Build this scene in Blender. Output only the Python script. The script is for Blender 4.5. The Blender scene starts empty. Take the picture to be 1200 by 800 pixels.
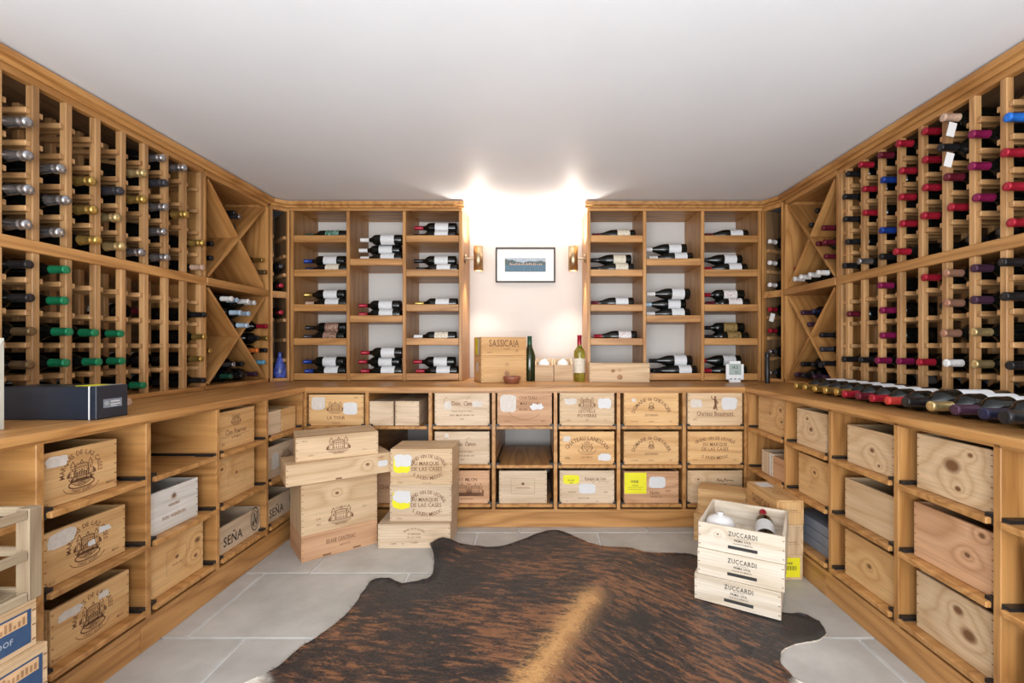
import bpy, bmesh, math, random
from mathutils import Vector, Matrix
random.seed(7)
PI = math.pi
S = bpy.context.scene
C = S.collection

# ------------------------------------------------------------------ camera
FPX, VX, VY, H = 543.0, 630.0, 407.0, 1.072      # focal length in px, vanishing point, eye height
cam = bpy.data.objects.new('camera', bpy.data.cameras.new('camera'))
C.objects.link(cam)
cam.location = (0, 0, H)
cam.rotation_euler = (PI/2, 0, 0)
cam.data.sensor_width = 36
cam.data.lens = FPX/1200*36
cam.data.shift_x = -(VX-600)/1200
cam.data.shift_y = (VY-400)/1200
cam.data.clip_start = 0.02
S.camera = cam
# ------------------------------------------------------------------ world, lights, exposure
w = bpy.data.worlds.new('world'); S.world = w; w.use_nodes = True
w.node_tree.nodes['Background'].inputs[0].default_value = (0.93, 0.96, 1.0, 1)
w.node_tree.nodes['Background'].inputs[1].default_value = 1.5
def area(name, loc, rot, sx, sy, power, col):
    l = bpy.data.lights.new(name, 'AREA'); l.shape = 'RECTANGLE'; l.size = sx; l.size_y = sy
    l.energy = power; l.color = col
    o = bpy.data.objects.new(name, l); C.objects.link(o); o.location = loc; o.rotation_euler = rot
    return o
area('assumed_daylight_fill', (-0.1, -2.25, 1.0), (PI/2+math.radians(8), 0, 0), 3.6, 1.9, 72, (0.98, 0.99, 1.0))  # fill light added behind the camera for assumed daylight; no opening is seen
area('ceiling_bounce_fill', (-0.1, -0.9, 0.95), (PI+math.radians(-38), 0, 0), 1.8, 1.2, 70, (0.98, 0.99, 1.0))  # added fill behind the camera, bounced off the ceiling; no lamp stands here
S.view_settings.view_transform = 'Standard'
S.view_settings.look = 'None'
S.view_settings.gamma = 1
S.view_settings.use_curve_mapping = False
S.view_settings.exposure = 0.12

# ------------------------------------------------------------------ materials
MAT = {}
def new_mat(name):
    m = bpy.data.materials.new(name); m.use_nodes = True
    MAT[name] = m
    return m, m.node_tree.nodes, m.node_tree.links, m.node_tree.nodes['Principled BSDF']
def plain(name, col, rough=0.5, metal=0.0, vary=0.06, scale=30, spec=0.5, coat=0.0):
    m, n, l, b = new_mat(name)
    t = n.new('ShaderNodeTexCoord'); z = n.new('ShaderNodeTexNoise'); z.inputs['Scale'].default_value = scale
    z.inputs['Detail'].default_value = 4
    l.new(t.outputs['Object'], z.inputs['Vector'])
    r = n.new('ShaderNodeValToRGB')
    r.color_ramp.elements[0].position = 0.3; r.color_ramp.elements[1].position = 0.7
    r.color_ramp.elements[0].color = tuple(max(0, c*(1-vary)) for c in col)+(1,)
    r.color_ramp.elements[1].color = tuple(min(1, c*(1+vary)) for c in col)+(1,)
    l.new(z.outputs['Fac'], r.inputs['Fac']); l.new(r.outputs['Color'], b.inputs['Base Color'])
    b.inputs['Roughness'].default_value = rough; b.inputs['Metallic'].default_value = metal
    b.inputs['Specular IOR Level'].default_value = spec
    if coat: b.inputs['Coat Weight'].default_value = coat
    return m
def mth(n, l, op, a, b=None, c=None):
    x = n.new('ShaderNodeMath'); x.operation = op
    for i, v in enumerate((a, b, c)):
        if v is None: continue
        if isinstance(v, (int, float)): x.inputs[i].default_value = v
        else: l.new(v, x.inputs[i])
    return x.outputs[0]
def wood(name, light, mid, dark, axis, fine=1.0, rough=0.45, rings=9.0, knots=(), knotcol=(0.16, 0.07, 0.025), vary=0.12, plane='xz', coat=0.0):
    """timber: growth bands bent round knots, fibres along one axis, tone varying from board to board"""
    m, n, l, b = new_mat(name)
    t = n.new('ShaderNodeTexCoord'); oi = n.new('ShaderNodeObjectInfo')
    sep = n.new('ShaderNodeSeparateXYZ'); l.new(t.outputs['Object'], sep.inputs[0])
    off = n.new('ShaderNodeVectorMath'); off.operation = 'SCALE'; off.inputs[0].default_value = (7.3, 4.1, 9.7)
    l.new(oi.outputs['Random'], off.inputs['Scale'])
    add = n.new('ShaderNodeVectorMath'); add.operation = 'ADD'
    l.new(t.outputs['Object'], add.inputs[0])
    if not knots: l.new(off.outputs[0], add.inputs[1])
    mp = n.new('ShaderNodeMapping')
    sc = [1.0, 1.0, 1.0]; sc['xyz'.index(axis)] = 0.10
    mp.inputs['Scale'].default_value = sc
    l.new(add.outputs[0], mp.inputs['Vector'])
    nz = n.new('ShaderNodeTexNoise'); nz.inputs['Scale'].default_value = 5.5; nz.inputs['Detail'].default_value = 2.0
    nz.inputs['Roughness'].default_value = 0.45
    l.new(mp.outputs[0], nz.inputs['Vector'])
    ph = mth(n, l, 'MULTIPLY', nz.outputs['Fac'], rings)
    core = None
    u, v = {'xz': ('X', 'Z'), 'yz': ('Y', 'Z'), 'xy': ('X', 'Y')}[plane]
    for (ku, kv, kr) in knots:
        du = mth(n, l, 'SUBTRACT', sep.outputs[u], ku); dv = mth(n, l, 'SUBTRACT', sep.outputs[v], kv)
        du = mth(n, l, 'MULTIPLY', du, 0.75)
        d2 = mth(n, l, 'ADD', mth(n, l, 'MULTIPLY', du, du), mth(n, l, 'MULTIPLY', dv, dv))
        d = mth(n, l, 'SQRT', d2)
        g = mth(n, l, 'POWER', 2.718, mth(n, l, 'DIVIDE', mth(n, l, 'MULTIPLY', d, -1.0), kr*2.6))
        ph = mth(n, l, 'ADD', ph, mth(n, l, 'MULTIPLY', g, 3.0))
        k = n.new('ShaderNodeMapRange'); k.inputs['From Min'].default_value = kr*0.55; k.inputs['From Max'].default_value = kr*1.15
        k.inputs['To Min'].default_value = 1.0; k.inputs['To Max'].default_value = 0.0
        l.new(d, k.inputs['Value'])
        core = k.outputs[0] if core is None else mth(n, l, 'MAXIMUM', core, k.outputs[0])
    fr = mth(n, l, 'FRACT', ph)
    tri = mth(n, l, 'ABSOLUTE', mth(n, l, 'SUBTRACT', mth(n, l, 'MULTIPLY', fr, 2.0), 1.0))
    r = n.new('ShaderNodeValToRGB')
    r.color_ramp.elements[0].color = dark+(1,); r.color_ramp.elements[0].position = 0.0
    r.color_ramp.elements[1].color = light+(1,); r.color_ramp.elements[1].position = 1.0
    e = r.color_ramp.elements.new(0.38); e.color = mid+(1,)
    l.new(tri, r.inputs['Fac'])
    mp2 = n.new('ShaderNodeMapping'); sc2 = [1.0, 1.0, 1.0]; sc2['xyz'.index(axis)] = 0.03
    mp2.inputs['Scale'].default_value = sc2
    l.new(add.outputs[0], mp2.inputs['Vector'])
    fb = n.new('ShaderNodeTexNoise'); fb.inputs['Scale'].default_value = 170*fine; fb.inputs['Detail'].default_value = 3
    l.new(mp2.outputs[0], fb.inputs['Vector'])
    fbr = n.new('ShaderNodeMapRange'); fbr.inputs['From Min'].default_value = 0.3; fbr.inputs['From Max'].default_value = 0.7
    fbr.inputs['To Min'].default_value = 0.86; fbr.inputs['To Max'].default_value = 1.08
    l.new(fb.outputs['Fac'], fbr.inputs['Value'])
    tone = mth(n, l, 'ADD', mth(n, l, 'MULTIPLY', oi.outputs['Random'], 2*vary), 1.0-vary)
    mul = mth(n, l, 'MULTIPLY', fbr.outputs[0], tone)
    mx = n.new('ShaderNodeVectorMath'); mx.operation = 'SCALE'
    l.new(r.outputs['Color'], mx.inputs[0]); l.new(mul, mx.inputs['Scale'])
    out = mx.outputs[0]
    if core is not None:
        mc = n.new('ShaderNodeMix'); mc.data_type = 'RGBA'
        l.new(core, mc.inputs[0]); l.new(out, mc.inputs[6]); mc.inputs[7].default_value = knotcol+(1,)
        out = mc.outputs[2]
    l.new(out, b.inputs['Base Color'])
    b.inputs['Roughness'].default_value = rough
    if coat: b.inputs['Coat Weight'].default_value = coat; b.inputs['Coat Roughness'].default_value = 0.25
    bp = n.new('ShaderNodeBump'); bp.inputs['Strength'].default_value = 0.12; bp.inputs['Distance'].default_value = 0.002
    l.new(fb.outputs['Fac'], bp.inputs['Height']); l.new(bp.outputs[0], b.inputs['Normal'])
    return m
OAK = ((0.53, 0.272, 0.092), (0.455, 0.220, 0.068), (0.345, 0.155, 0.044))
RACK = ((0.51, 0.288, 0.122), (0.44, 0.237, 0.094), (0.325, 0.165, 0.062))
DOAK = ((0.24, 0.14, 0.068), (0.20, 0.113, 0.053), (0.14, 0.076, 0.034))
PINES = {'pine': ((0.66, 0.475, 0.29), (0.61, 0.425, 0.25), (0.53, 0.345, 0.185)),
         'pale': ((0.65, 0.50, 0.35), (0.605, 0.455, 0.31), (0.53, 0.38, 0.245)),
         'honey': ((0.68, 0.425, 0.19), (0.63, 0.37, 0.155), (0.54, 0.295, 0.11)),
         'weathered': ((0.36, 0.28, 0.18), (0.32, 0.24, 0.15), (0.25, 0.175, 0.105)),
         'rosy': ((0.62, 0.365, 0.205), (0.565, 0.315, 0.17), (0.46, 0.24, 0.115)),
         'bleach': ((0.74, 0.655, 0.54), (0.70, 0.605, 0.48), (0.60, 0.49, 0.36)),
         'whitewash': ((0.74, 0.71, 0.67), (0.70, 0.67, 0.62), (0.62, 0.585, 0.53))}
for a in 'xyz':
    wood('oak_'+a, *OAK, a, rough=0.40)
    wood('rack_'+a, *RACK, a, rough=0.5)
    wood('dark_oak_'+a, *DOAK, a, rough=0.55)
    for k, v in PINES.items():
        wood(k+'_'+a, *v, a, rough=0.6, rings=7, vary=0.07)
plain('ceiling_paint', (0.82, 0.86, 0.915), 0.42, vary=0.015, scale=3)
plain('wall_paint', (0.67, 0.65, 0.625), 0.6, vary=0.015, scale=4)
plain('rack_wall', (0.62, 0.60, 0.58), 0.7, vary=0.03, scale=4)
plain('grout', (0.66, 0.655, 0.64), 0.85, vary=0.06)
plain('black_metal', (0.012, 0.012, 0.013), 0.42)
plain('ink', (0.19, 0.088, 0.042), 0.8, vary=0.15)
plain('black_ink', (0.03, 0.028, 0.027), 0.7)
plain('white_paper', (0.64, 0.635, 0.63), 0.6, vary=0.02)
plain('torn_paper', (0.62, 0.56, 0.50), 0.75, vary=0.08, scale=60)
plain('yellow_paper', (0.76, 0.70, 0.012), 0.6, vary=0.03)
plain('brass', (0.45, 0.36, 0.26), 0.28, 1.0, vary=0.03)
plain('brown_bronze', (0.46, 0.34, 0.21), 0.36, 1.0, vary=0.05)
plain('terracotta', (0.26, 0.085, 0.045), 0.45)
plain('navy_card', (0.010, 0.016, 0.028), 0.35, vary=0.1)
plain('blue_card', (0.035, 0.075, 0.16), 0.5, vary=0.08)
plain('blue_text', (0.42, 0.47, 0.52), 0.6)
plain('brown_print', (0.36, 0.19, 0.09), 0.6, vary=0.3)
plain('tan_print', (0.62, 0.40, 0.22), 0.6, vary=0.15)
plain('white_plastic', (0.80, 0.81, 0.82), 0.3, vary=0.01)
plain('lcd', (0.36, 0.43, 0.39), 0.25, vary=0.03)
plain('black_frame', (0.018, 0.016, 0.015), 0.4)
plain('mount_card', (0.80, 0.80, 0.795), 0.6, vary=0.01)
plain('rope', (0.68, 0.62, 0.52), 0.8, vary=0.15, scale=200)
plain('bag_paper', (0.46, 0.44, 0.37), 0.7)
plain('tissue', (0.80, 0.79, 0.78), 0.55)
plain('grey_card', (0.20, 0.22, 0.26), 0.6)
plain('sea_blue', (0.06, 0.14, 0.21), 0.5, vary=0.35, scale=90)
plain('sky_blue', (0.30, 0.38, 0.46), 0.5, vary=0.25, scale=60)
plain('hill_green', (0.06, 0.10, 0.11), 0.5, vary=0.4, scale=90)
plain('house_print', (0.52, 0.36, 0.28), 0.5, vary=0.3, scale=120)
# flagstone
m, n, l, b = new_mat('flagstone')
t = n.new('ShaderNodeTexCoord'); oi = n.new('ShaderNodeObjectInfo')
nz = n.new('ShaderNodeTexNoise'); nz.inputs['Scale'].default_value = 5; nz.inputs['Detail'].default_value = 9; nz.inputs['Roughness'].default_value = 0.62
ad = n.new('ShaderNodeVectorMath'); ad.operation = 'ADD'; l.new(t.outputs['Object'], ad.inputs[0]); l.new(oi.outputs['Random'], ad.inputs[1])
l.new(ad.outputs[0], nz.inputs['Vector'])
r = n.new('ShaderNodeValToRGB')
r.color_ramp.elements[0].position = 0.32; r.color_ramp.elements[0].color = (0.41, 0.395, 0.365, 1)
r.color_ramp.elements[1].position = 0.68; r.color_ramp.elements[1].color = (0.56, 0.54, 0.505, 1)
l.new(nz.outputs['Fac'], r.inputs['Fac'])
sc = n.new('ShaderNodeVectorMath'); sc.operation = 'SCALE'
l.new(r.outputs['Color'], sc.inputs[0]); l.new(mth(n, l, 'ADD', mth(n, l, 'MULTIPLY', oi.outputs['Random'], 0.14), 0.93), sc.inputs['Scale'])
l.new(sc.outputs[0], b.inputs['Base Color']); b.inputs['Roughness'].default_value = 0.5
bp = n.new('ShaderNodeBump'); bp.inputs['Strength'].default_value = 0.15; bp.inputs['Distance'].default_value = 0.004
l.new(nz.outputs['Fac'], bp.inputs['Height']); l.new(bp.outputs[0], b.inputs['Normal'])
# glass and foils
def glass(name, col, rough=0.07, trans=0.0):
    m = plain(name, col, rough, vary=0.1, spec=0.5)
    b = m.node_tree.nodes['Principled BSDF']; b.inputs['Transmission Weight'].default_value = trans
    b.inputs['IOR'].default_value = 1.5
    return m
glass('black_glass', (0.004, 0.0055, 0.005))
glass('brown_glass', (0.018, 0.010, 0.006))
glass('green_glass', (0.020, 0.030, 0.010))
glass('olive_glass', (0.42, 0.40, 0.06), 0.05, 0.75)
glass('clear_glass', (0.85, 0.86, 0.86), 0.05, 0.9)
FOIL = {'silver': ((0.46, 0.475, 0.51), 0.27, 0.9), 'gold': ((0.62, 0.42, 0.12), 0.32, 0.85),
        'pale gold': ((0.66, 0.52, 0.25), 0.33, 0.8), 'green': ((0.012, 0.20, 0.085), 0.35, 0.3),
        'black': ((0.014, 0.014, 0.016), 0.3, 0.2), 'charcoal': ((0.05, 0.05, 0.06), 0.3, 0.4),
        'bronze': ((0.20, 0.13, 0.065), 0.38, 0.6), 'red': ((0.34, 0.012, 0.03), 0.32, 0.25),
        'burgundy': ((0.12, 0.010, 0.022), 0.35, 0.2), 'magenta': ((0.21, 0.010, 0.065), 0.35, 0.2),
        'purple': ((0.055, 0.022, 0.045), 0.4, 0.2), 'blue': ((0.012, 0.045, 0.27), 0.32, 0.3),
        'navy': ((0.02, 0.022, 0.06), 0.35, 0.3), 'bright blue': ((0.02, 0.16, 0.62), 0.32, 0.2),
        'white': ((0.72, 0.71, 0.70), 0.45, 0.0), 'pale blue': ((0.42, 0.56, 0.70), 0.4, 0.1),
        'rose gold': ((0.47, 0.25, 0.17), 0.35, 0.5), 'coral': ((0.52, 0.045, 0.035), 0.4, 0.1),
        'beige': ((0.50, 0.34, 0.25), 0.5, 0.1), 'sky blue': ((0.16, 0.42, 0.62), 0.4, 0.1),
        'orange': ((0.62, 0.16, 0.03), 0.45, 0.1), 'dark green': ((0.02, 0.09, 0.055), 0.35, 0.2)}
for k, (c, rr, mt) in FOIL.items():
    plain('foil '+k, c, rr, mt, vary=0.18, scale=140)
def label_mat(name, paper, ink, amount=0.52):
    """printed bottle label: rows of fine print on paper"""
    m, n, l, b = new_mat(name)
    t = n.new('ShaderNodeTexCoord'); oi = n.new('ShaderNodeObjectInfo')
    ad = n.new('ShaderNodeVectorMath'); ad.operation = 'ADD'; l.new(t.outputs['Object'], ad.inputs[0]); l.new(oi.outputs['Random'], ad.inputs[1])
    mp = n.new('ShaderNodeMapping'); mp.inputs['Scale'].default_value = (1, 1, 2.6); l.new(ad.outputs[0], mp.inputs['Vector'])
    nz = n.new('ShaderNodeTexNoise'); nz.inputs['Scale'].default_value = 75; nz.inputs['Detail'].default_value = 2; l.new(mp.outputs[0], nz.inputs['Vector'])
    r = n.new('ShaderNodeValToRGB'); r.color_ramp.elements[0].position = amount+0.06; r.color_ramp.elements[1].position = amount+0.2
    r.color_ramp.elements[0].color = paper+(1,); r.color_ramp.elements[1].color = ink+(1,)
    l.new(nz.outputs['Fac'], r.inputs['Fac']); l.new(r.outputs['Color'], b.inputs['Base Color']); b.inputs['Roughness'].default_value = 0.55
label_mat('label white', (0.70, 0.71, 0.725), (0.36, 0.36, 0.38), 0.56)
label_mat('label cream', (0.72, 0.66, 0.53), (0.28, 0.22, 0.16))
label_mat('label red crest', (0.76, 0.745, 0.73), (0.42, 0.02, 0.03), 0.50)
label_mat('label brown', (0.20, 0.095, 0.065), (0.66, 0.50, 0.38), 0.46)
label_mat('label gold', (0.30, 0.19, 0.06), (0.06, 0.04, 0.02), 0.44)
label_mat('label green', (0.02, 0.15, 0.10), (0.62, 0.68, 0.62), 0.46)
label_mat('label blue', (0.30, 0.42, 0.58), (0.12, 0.16, 0.25), 0.52)

# ------------------------------------------------------------------ mesh helpers
def mesh_obj(name, verts, faces, mat, parent=None, loc=(0, 0, 0), smooth=False):
    me = bpy.data.meshes.new(name); me.from_pydata(verts, [], faces); me.update()
    if smooth: me.polygons.foreach_set('use_smooth', [True]*len(me.polygons))
    me.materials.append(MAT[mat])
    return link(name, me, parent, loc)
def link(name, me, parent=None, loc=(0, 0, 0), rot=None):
    o = bpy.data.objects.new(name, me); C.objects.link(o); o.parent = parent; o.location = loc
    if rot is not None: o.rotation_euler = rot
    return o
def thing(name, label, cat, loc=(0, 0, 0), rz=0.0, group=None):
    o = bpy.data.objects.new(name, None); C.objects.link(o); o.empty_display_size = 0.05
    o.location = loc; o.rotation_euler = (0, 0, rz); tag(o, label, cat, group)
    return o
def tag(o, label, cat, group=None, kind=None):
    if label: o['label'] = label
    if cat: o['category'] = cat
    if group: o['group'] = group
    if kind: o['kind'] = kind
    return o
BOXES = {}
def box_mesh(sx, sy, sz, mat, bevel=0.0):
    key = (round(sx, 4), round(sy, 4), round(sz, 4), mat, bevel)
    if key in BOXES: return BOXES[key]
    bm = bmesh.new(); bmesh.ops.create_cube(bm, size=1.0)
    bmesh.ops.scale(bm, vec=(sx, sy, sz), verts=bm.verts)
    if bevel: bmesh.ops.bevel(bm, geom=bm.edges[:], offset=min(bevel, min(sx, sy, sz)*0.4), segments=1, affect='EDGES')
    me = bpy.data.meshes.new('board'); bm.to_mesh(me); bm.free()
    me.materials.append(MAT[mat]); BOXES[key] = me
    return me
GRAIN = ('oak', 'rack', 'dark_oak') + tuple(PINES)
def pick(mat, s):
    if mat in GRAIN: return mat+'_'+'xyz'[max(range(3), key=lambda i: s[i])]
    return mat
def lbox(name, parent, c, s, mat, bevel=0.0, rot=None):
    """box by centre and size in the parent's own axes"""
    return link(name, box_mesh(*s, pick(mat, s), bevel), parent, c, rot)
def wbox(name, parent, x0, x1, y0, y1, z0, z1, mat, bevel=0.0):
    """box by world extents (parent not rotated)"""
    c = Vector(((x0+x1)/2, (y0+y1)/2, (z0+z1)/2))
    if parent is not None: c -= parent.location
    return lbox(name, parent, c, (abs(x1-x0), abs(y1-y0), abs(z1-z0)), mat, bevel)
def lathe(profile, seg=18):
    v = []; f = []
    for (r_, z) in profile:
        for i in range(seg):
            a = 2*PI*i/seg; v.append((r_*math.cos(a), r_*math.sin(a), z))
    for j in range(len(profile)-1):
        for i in range(seg):
            k = (i+1) % seg
            f.append((j*seg+i, j*seg+k, (j+1)*seg+k, (j+1)*seg+i))
    return v, f
def lathe_obj(name, profile, mat, parent=None, loc=(0, 0, 0), seg=20, smooth=True):
    v, f = lathe(profile, seg)
    return mesh_obj(name, v, f, mat, parent, loc, smooth)
def tube(name, pts, r_, mat, parent=None, seg=8):
    v = []; f = []; pts = [Vector(p) for p in pts]
    for i, p in enumerate(pts):
        d = (pts[min(i+1, len(pts)-1)]-pts[max(i-1, 0)]).normalized()
        q = d.to_track_quat('Z', 'Y')
        for k in range(seg):
            a = 2*PI*k/seg; v.append(tuple(p+q @ Vector((r_*math.cos(a), r_*math.sin(a), 0))))
    for i in range(len(pts)-1):
        for k in range(seg):
            j = (k+1) % seg
            f.append((i*seg+k, i*seg+j, (i+1)*seg+j, (i+1)*seg+k))
    f.append(tuple(range(seg))[::-1]); f.append(tuple((len(pts)-1)*seg+k for k in range(seg)))
    return mesh_obj(name, v, f, mat, parent, smooth=True)
def at(px, py, Y=None, X=None, Z=None):
    """pixel of the photograph -> point on the plane that the thing touches"""
    a = (px-VX)/FPX; b_ = (VY-py)/FPX
    if Y is None: Y = X/a if X is not None else (Z-H)/b_
    return Vector((a*Y, Y, H+b_*Y))

# ------------------------------------------------------------------ flat print: letters and marks
GLYPH = {}
def glyph(ch):
    if ch in GLYPH: return GLYPH[ch]
    cu = bpy.data.curves.new('glyph', 'FONT'); cu.body = ch; cu.size = 1.0; cu.resolution_u = 2; cu.offset = .012
    o = bpy.data.objects.new('glyph', cu); C.objects.link(o)
    dg = bpy.context.evaluated_depsgraph_get()
    me = bpy.data.meshes.new_from_object(o.evaluated_get(dg))
    v = [(p.co.x, p.co.y) for p in me.vertices]; f = [tuple(p.vertices) for p in me.polygons]
    bpy.data.objects.remove(o); bpy.data.curves.remove(cu); bpy.data.meshes.remove(me)
    mx = max([p[0] for p in v], default=0.25); mn = min([p[0] for p in v], default=0.0)
    GLYPH[ch] = (v, f, mn, mx)
    return GLYPH[ch]
class Ink:
    """marks drawn in a case's front plane: u to the right, w up"""
    def __init__(s): s.v = []; s.f = []
    def quad(s, pts):
        k = len(s.v); s.v += [(p[0], 0.0, p[1]) for p in pts]; s.f.append(tuple(range(k, k+len(pts))))
        return s
    def line(s, x0, z0, x1, z1, t=0.0016):
        d = Vector((x1-x0, z1-z0)); L = d.length or 1e-6; nx, nz = -d.y/L*t/2, d.x/L*t/2
        return s.quad([(x0+nx, z0+nz), (x0-nx, z0-nz), (x1-nx, z1-nz), (x1+nx, z1+nz)])
    def poly(s, pts, t=0.0016):
        for a, b_ in zip(pts, pts[1:]): s.line(a[0], a[1], b_[0], b_[1], t)
        return s
    def ring(s, cx, cz, rx, rz, t=0.0016, a0=0, a1=360, k=28):
        p = [(cx+rx*math.cos(math.radians(a0+(a1-a0)*i/k)), cz+rz*math.sin(math.radians(a0+(a1-a0)*i/k))) for i in range(k+1)]
        return s.poly(p, t)
    def disc(s, cx, cz, rx, rz, k=14):
        return s.quad([(cx+rx*math.cos(2*PI*i/k), cz+rz*math.sin(2*PI*i/k)) for i in range(k)])
    def rect(s, x0, z0, x1, z1):
        return s.quad([(x0, z0), (x1, z0), (x1, z1), (x0, z1)])
    def text(s, txt, cx, cz, size, arc=None, squash=0.86, gap=0.07, ry=None, bend=1, tilt=0.0, serif=True):
        """centred text; arc = radius, bend 1 arches up, -1 hangs down; thin feet give the letters serifs"""
        adv = []; tot = 0
        for ch in txt:
            if ch == ' ': wd = 0.30
            else:
                v, f, mn, mx = glyph(ch); wd = mx-mn
            adv.append((tot, wd)); tot += wd+gap
        tot -= gap
        ky = 1.0 if ry is None or arc is None else ry/arc
        for ch, (o0, wd) in zip(txt, adv):
            if ch == ' ': continue
            v, f, mn, mx = glyph(ch)
            mid = (o0+wd/2-tot/2)*size*squash
            if arc:
                th = mid/arc
                ox, oz, rot = cx+arc*math.sin(th), cz+bend*(ky*arc*math.cos(th)-ky*arc), -bend*th*ky
            else: ox, oz, rot = cx+mid*math.cos(tilt), cz+mid*math.sin(tilt), tilt
            ca, sa = math.cos(rot), math.sin(rot); k = len(s.v)
            if arc and bend < 0: oz -= 0
            pts = list(v); fs = [tuple(i for i in p) for p in f]
            if serif and ch.isupper() and ch not in 'OCGQSD':
                for xx in ((mn+mx)/2,) if ch in 'IT' else (mn+0.06,) if ch in 'PF' else (mn+0.06, mx-0.06):
                    if ch in 'VWYLEZBUJ': break
                    q = len(pts); hw = 0.13
                    pts += [(xx-hw, -0.015), (xx+hw, -0.015), (xx+hw, 0.03), (xx-hw, 0.03)]; fs.append((q, q+1, q+2, q+3))
            for (x, y) in pts:
                x = (x-(mn+mx)/2)*size*squash; y = (y-0.36)*size
                s.v.append((ox+x*ca-y*sa, 0.0, oz+x*sa+y*ca))
            s.f += [tuple(k+i for i in p) for p in fs]
        return s
    def chateau(s, cx, cz, sc):
        """a small engraved country house with two towers"""
        P = lambda pts, t=0.02: s.poly([(cx+x*sc, cz+z*sc) for x, z in pts], t*sc)
        P([(-1, -.45), (1, -.45)], .05); P([(-.8, -.53), (.8, -.53)], .03)
        P([(-.45, -.45), (-.45, .1), (.45, .1), (.45, -.45)], .04); P([(-.5, .1), (-.35, .36), (.35, .36), (.5, .1)], .05)
        for q in (-1, 1):
            P([(q*.62-.13, -.45), (q*.62-.13, .25), (q*.62+.13, .25), (q*.62+.13, -.45)], .04)
            P([(q*.62-.17, .25), (q*.62, .62), (q*.62+.17, .25)], .05)
            for k in range(4): P([(q*(.85+.05*k), -.45), (q*(.83+.05*k), -.05-.06*k)], .05)
            P([(q*.62, -.1), (q*.62, .12)], .08)
        P([(-.12, .36), (0, .62), (.12, .36)], .05)
        for k in range(5):
            x = -.34+.17*k
            P([(x, -.38), (x, -.2)], .07); P([(x, -.1), (x, .03)], .06)
        for k in range(6): P([(-.42, .13+.04*k), (.42, .13+.04*k)], .012)
        for k in range(5): P([(-.9+.1*k, -.62-.05*k), (.9-.1*k, -.62-.05*k)], .02)
        return s
    def crest(s, cx, cz, sc):
        P = lambda pts, t=0.05: s.poly([(cx+x*sc, cz+z*sc) for x, z in pts], t*sc)
        P([(-.4, .4), (.4, .4), (.4, -.1), (0, -.55), (-.4, -.1), (-.4, .4)], .08)
        P([(0, .4), (0, -.5)], .06); P([(-.4, .1), (.4, .1)], .06)
        P([(-.42, .5), (-.3, .8), (-.15, .55), (0, .9), (.15, .55), (.3, .8), (.42, .5)], .07)
        for q in (-1, 1):
            P([(q*.55, -.5), (q*.75, -.1), (q*.6, .3), (q*.8, .6)], .1); P([(q*.55, -.3), (q*.9, -.2), (q*.8, .1)], .07)
        P([(-.8, -.62), (0, -.75), (.8, -.62)], .07)
        return s
    def scribble(s, cx, cz, w_, h_, k=14, t=0.0016, seed=1):
        rr = random.Random(seed)
        p = [(cx-w_/2+w_*i/k, cz+h_*(rr.random()-.5)) for i in range(k+1)]
        return s.poly(p, t)
    def build(s, name, mat, parent, loc):
        return mesh_obj(name, s.v, s.f, mat, parent, loc)
def ragged(cx, cz, w_, h_, seed, rag=0.16, k=18):
    rr = random.Random(seed); pts = []
    for i in range(k):
        a = 2*PI*i/k; c, sn = math.cos(a), math.sin(a)
        q = 1.0/max(abs(c), abs(sn)); q = min(q, 1.25)
        f = 1-rag*rr.random()
        pts.append((cx+w_/2*c*q*f, cz+h_/2*sn*q*f))
    return pts

# ------------------------------------------------------------------ the room
ZC = 2.087                # ceiling
ZT = 0.838                # worktop
XL, XR = -1.39, 1.245     # fronts of the side cabinets
YB = 2.76                 # front of the back cabinets
UL, UR, UB = -1.82, 1.64, 3.24   # fronts of the racks and shelves above
WL, WR, WB = -2.13, 1.95, 3.61   # walls
Y0 = -2.3                 # unseen end left open for the world light; this opening is assumed
fl = wbox('floor', None, WL, WR, Y0, WB, -0.06, -0.006, 'grout'); tag(fl, 'pale grey stone flagged floor with light grout', 'floor', kind='structure')
rows = [(-2.3, -.24), (-.24, .26), (.26, .745), (.745, 1.227), (1.227, 1.707), (1.707, 2.2), (2.2, 2.683), (2.683, 3.17)]
joints = {0: [-1.45, -.7, .05, .8, 1.5], 6: [-1.835, -1.085, -.347, .345, 1.09], 5: [-2.0, -1.295, -.61, .14, .87, 1.60], 4: [-1.83, -1.078, -.33, .43, 1.18],
          7: [-1.61, -.86, -.11, .64, 1.39], 3: [-1.45, -.7, .05, .8, 1.5], 2: [-1.83, -1.08, -.33, .42, 1.17], 1: [-1.45, -.7, .05, .8, 1.5]}
for i, (y0, y1) in enumerate(rows):
    xs = [WL]+joints[i]+[WR]
    for a, b_ in zip(xs, xs[1:]):
        if b_-a < 0.02: continue
        o = lbox('tile', fl, ((a+b_)/2, (y0+y1)/2, 0), (b_-a-.011, y1-y0-.011, 0.02), 'flagstone', 0.002)
        o.location = Vector(((a+b_)/2, (y0+y1)/2, -0.01))-fl.location
o = wbox('ceiling', None, WL, WR, Y0, WB, ZC, ZC+.06, 'ceiling_paint'); tag(o, 'smooth pale grey painted ceiling', 'ceiling', kind='structure')
o = wbox('wall_left', None, WL-.06, WL, Y0, WB, -0.06, ZC, 'rack_wall'); tag(o, 'plain wall behind the rack beside the navy box', 'wall', kind='structure')
o = wbox('wall_right', None, WR, WR+.06, Y0, WB, -0.06, ZC, 'rack_wall'); tag(o, 'plain wall behind the rack over the lying bottles', 'wall', kind='structure')
o = wbox('wall_back', None, WL-.06, WR+.06, WB, WB+.06, -0.06, ZC, 'wall_paint'); tag(o, 'cream painted wall behind the framed picture', 'wall', kind='structure')

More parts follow.
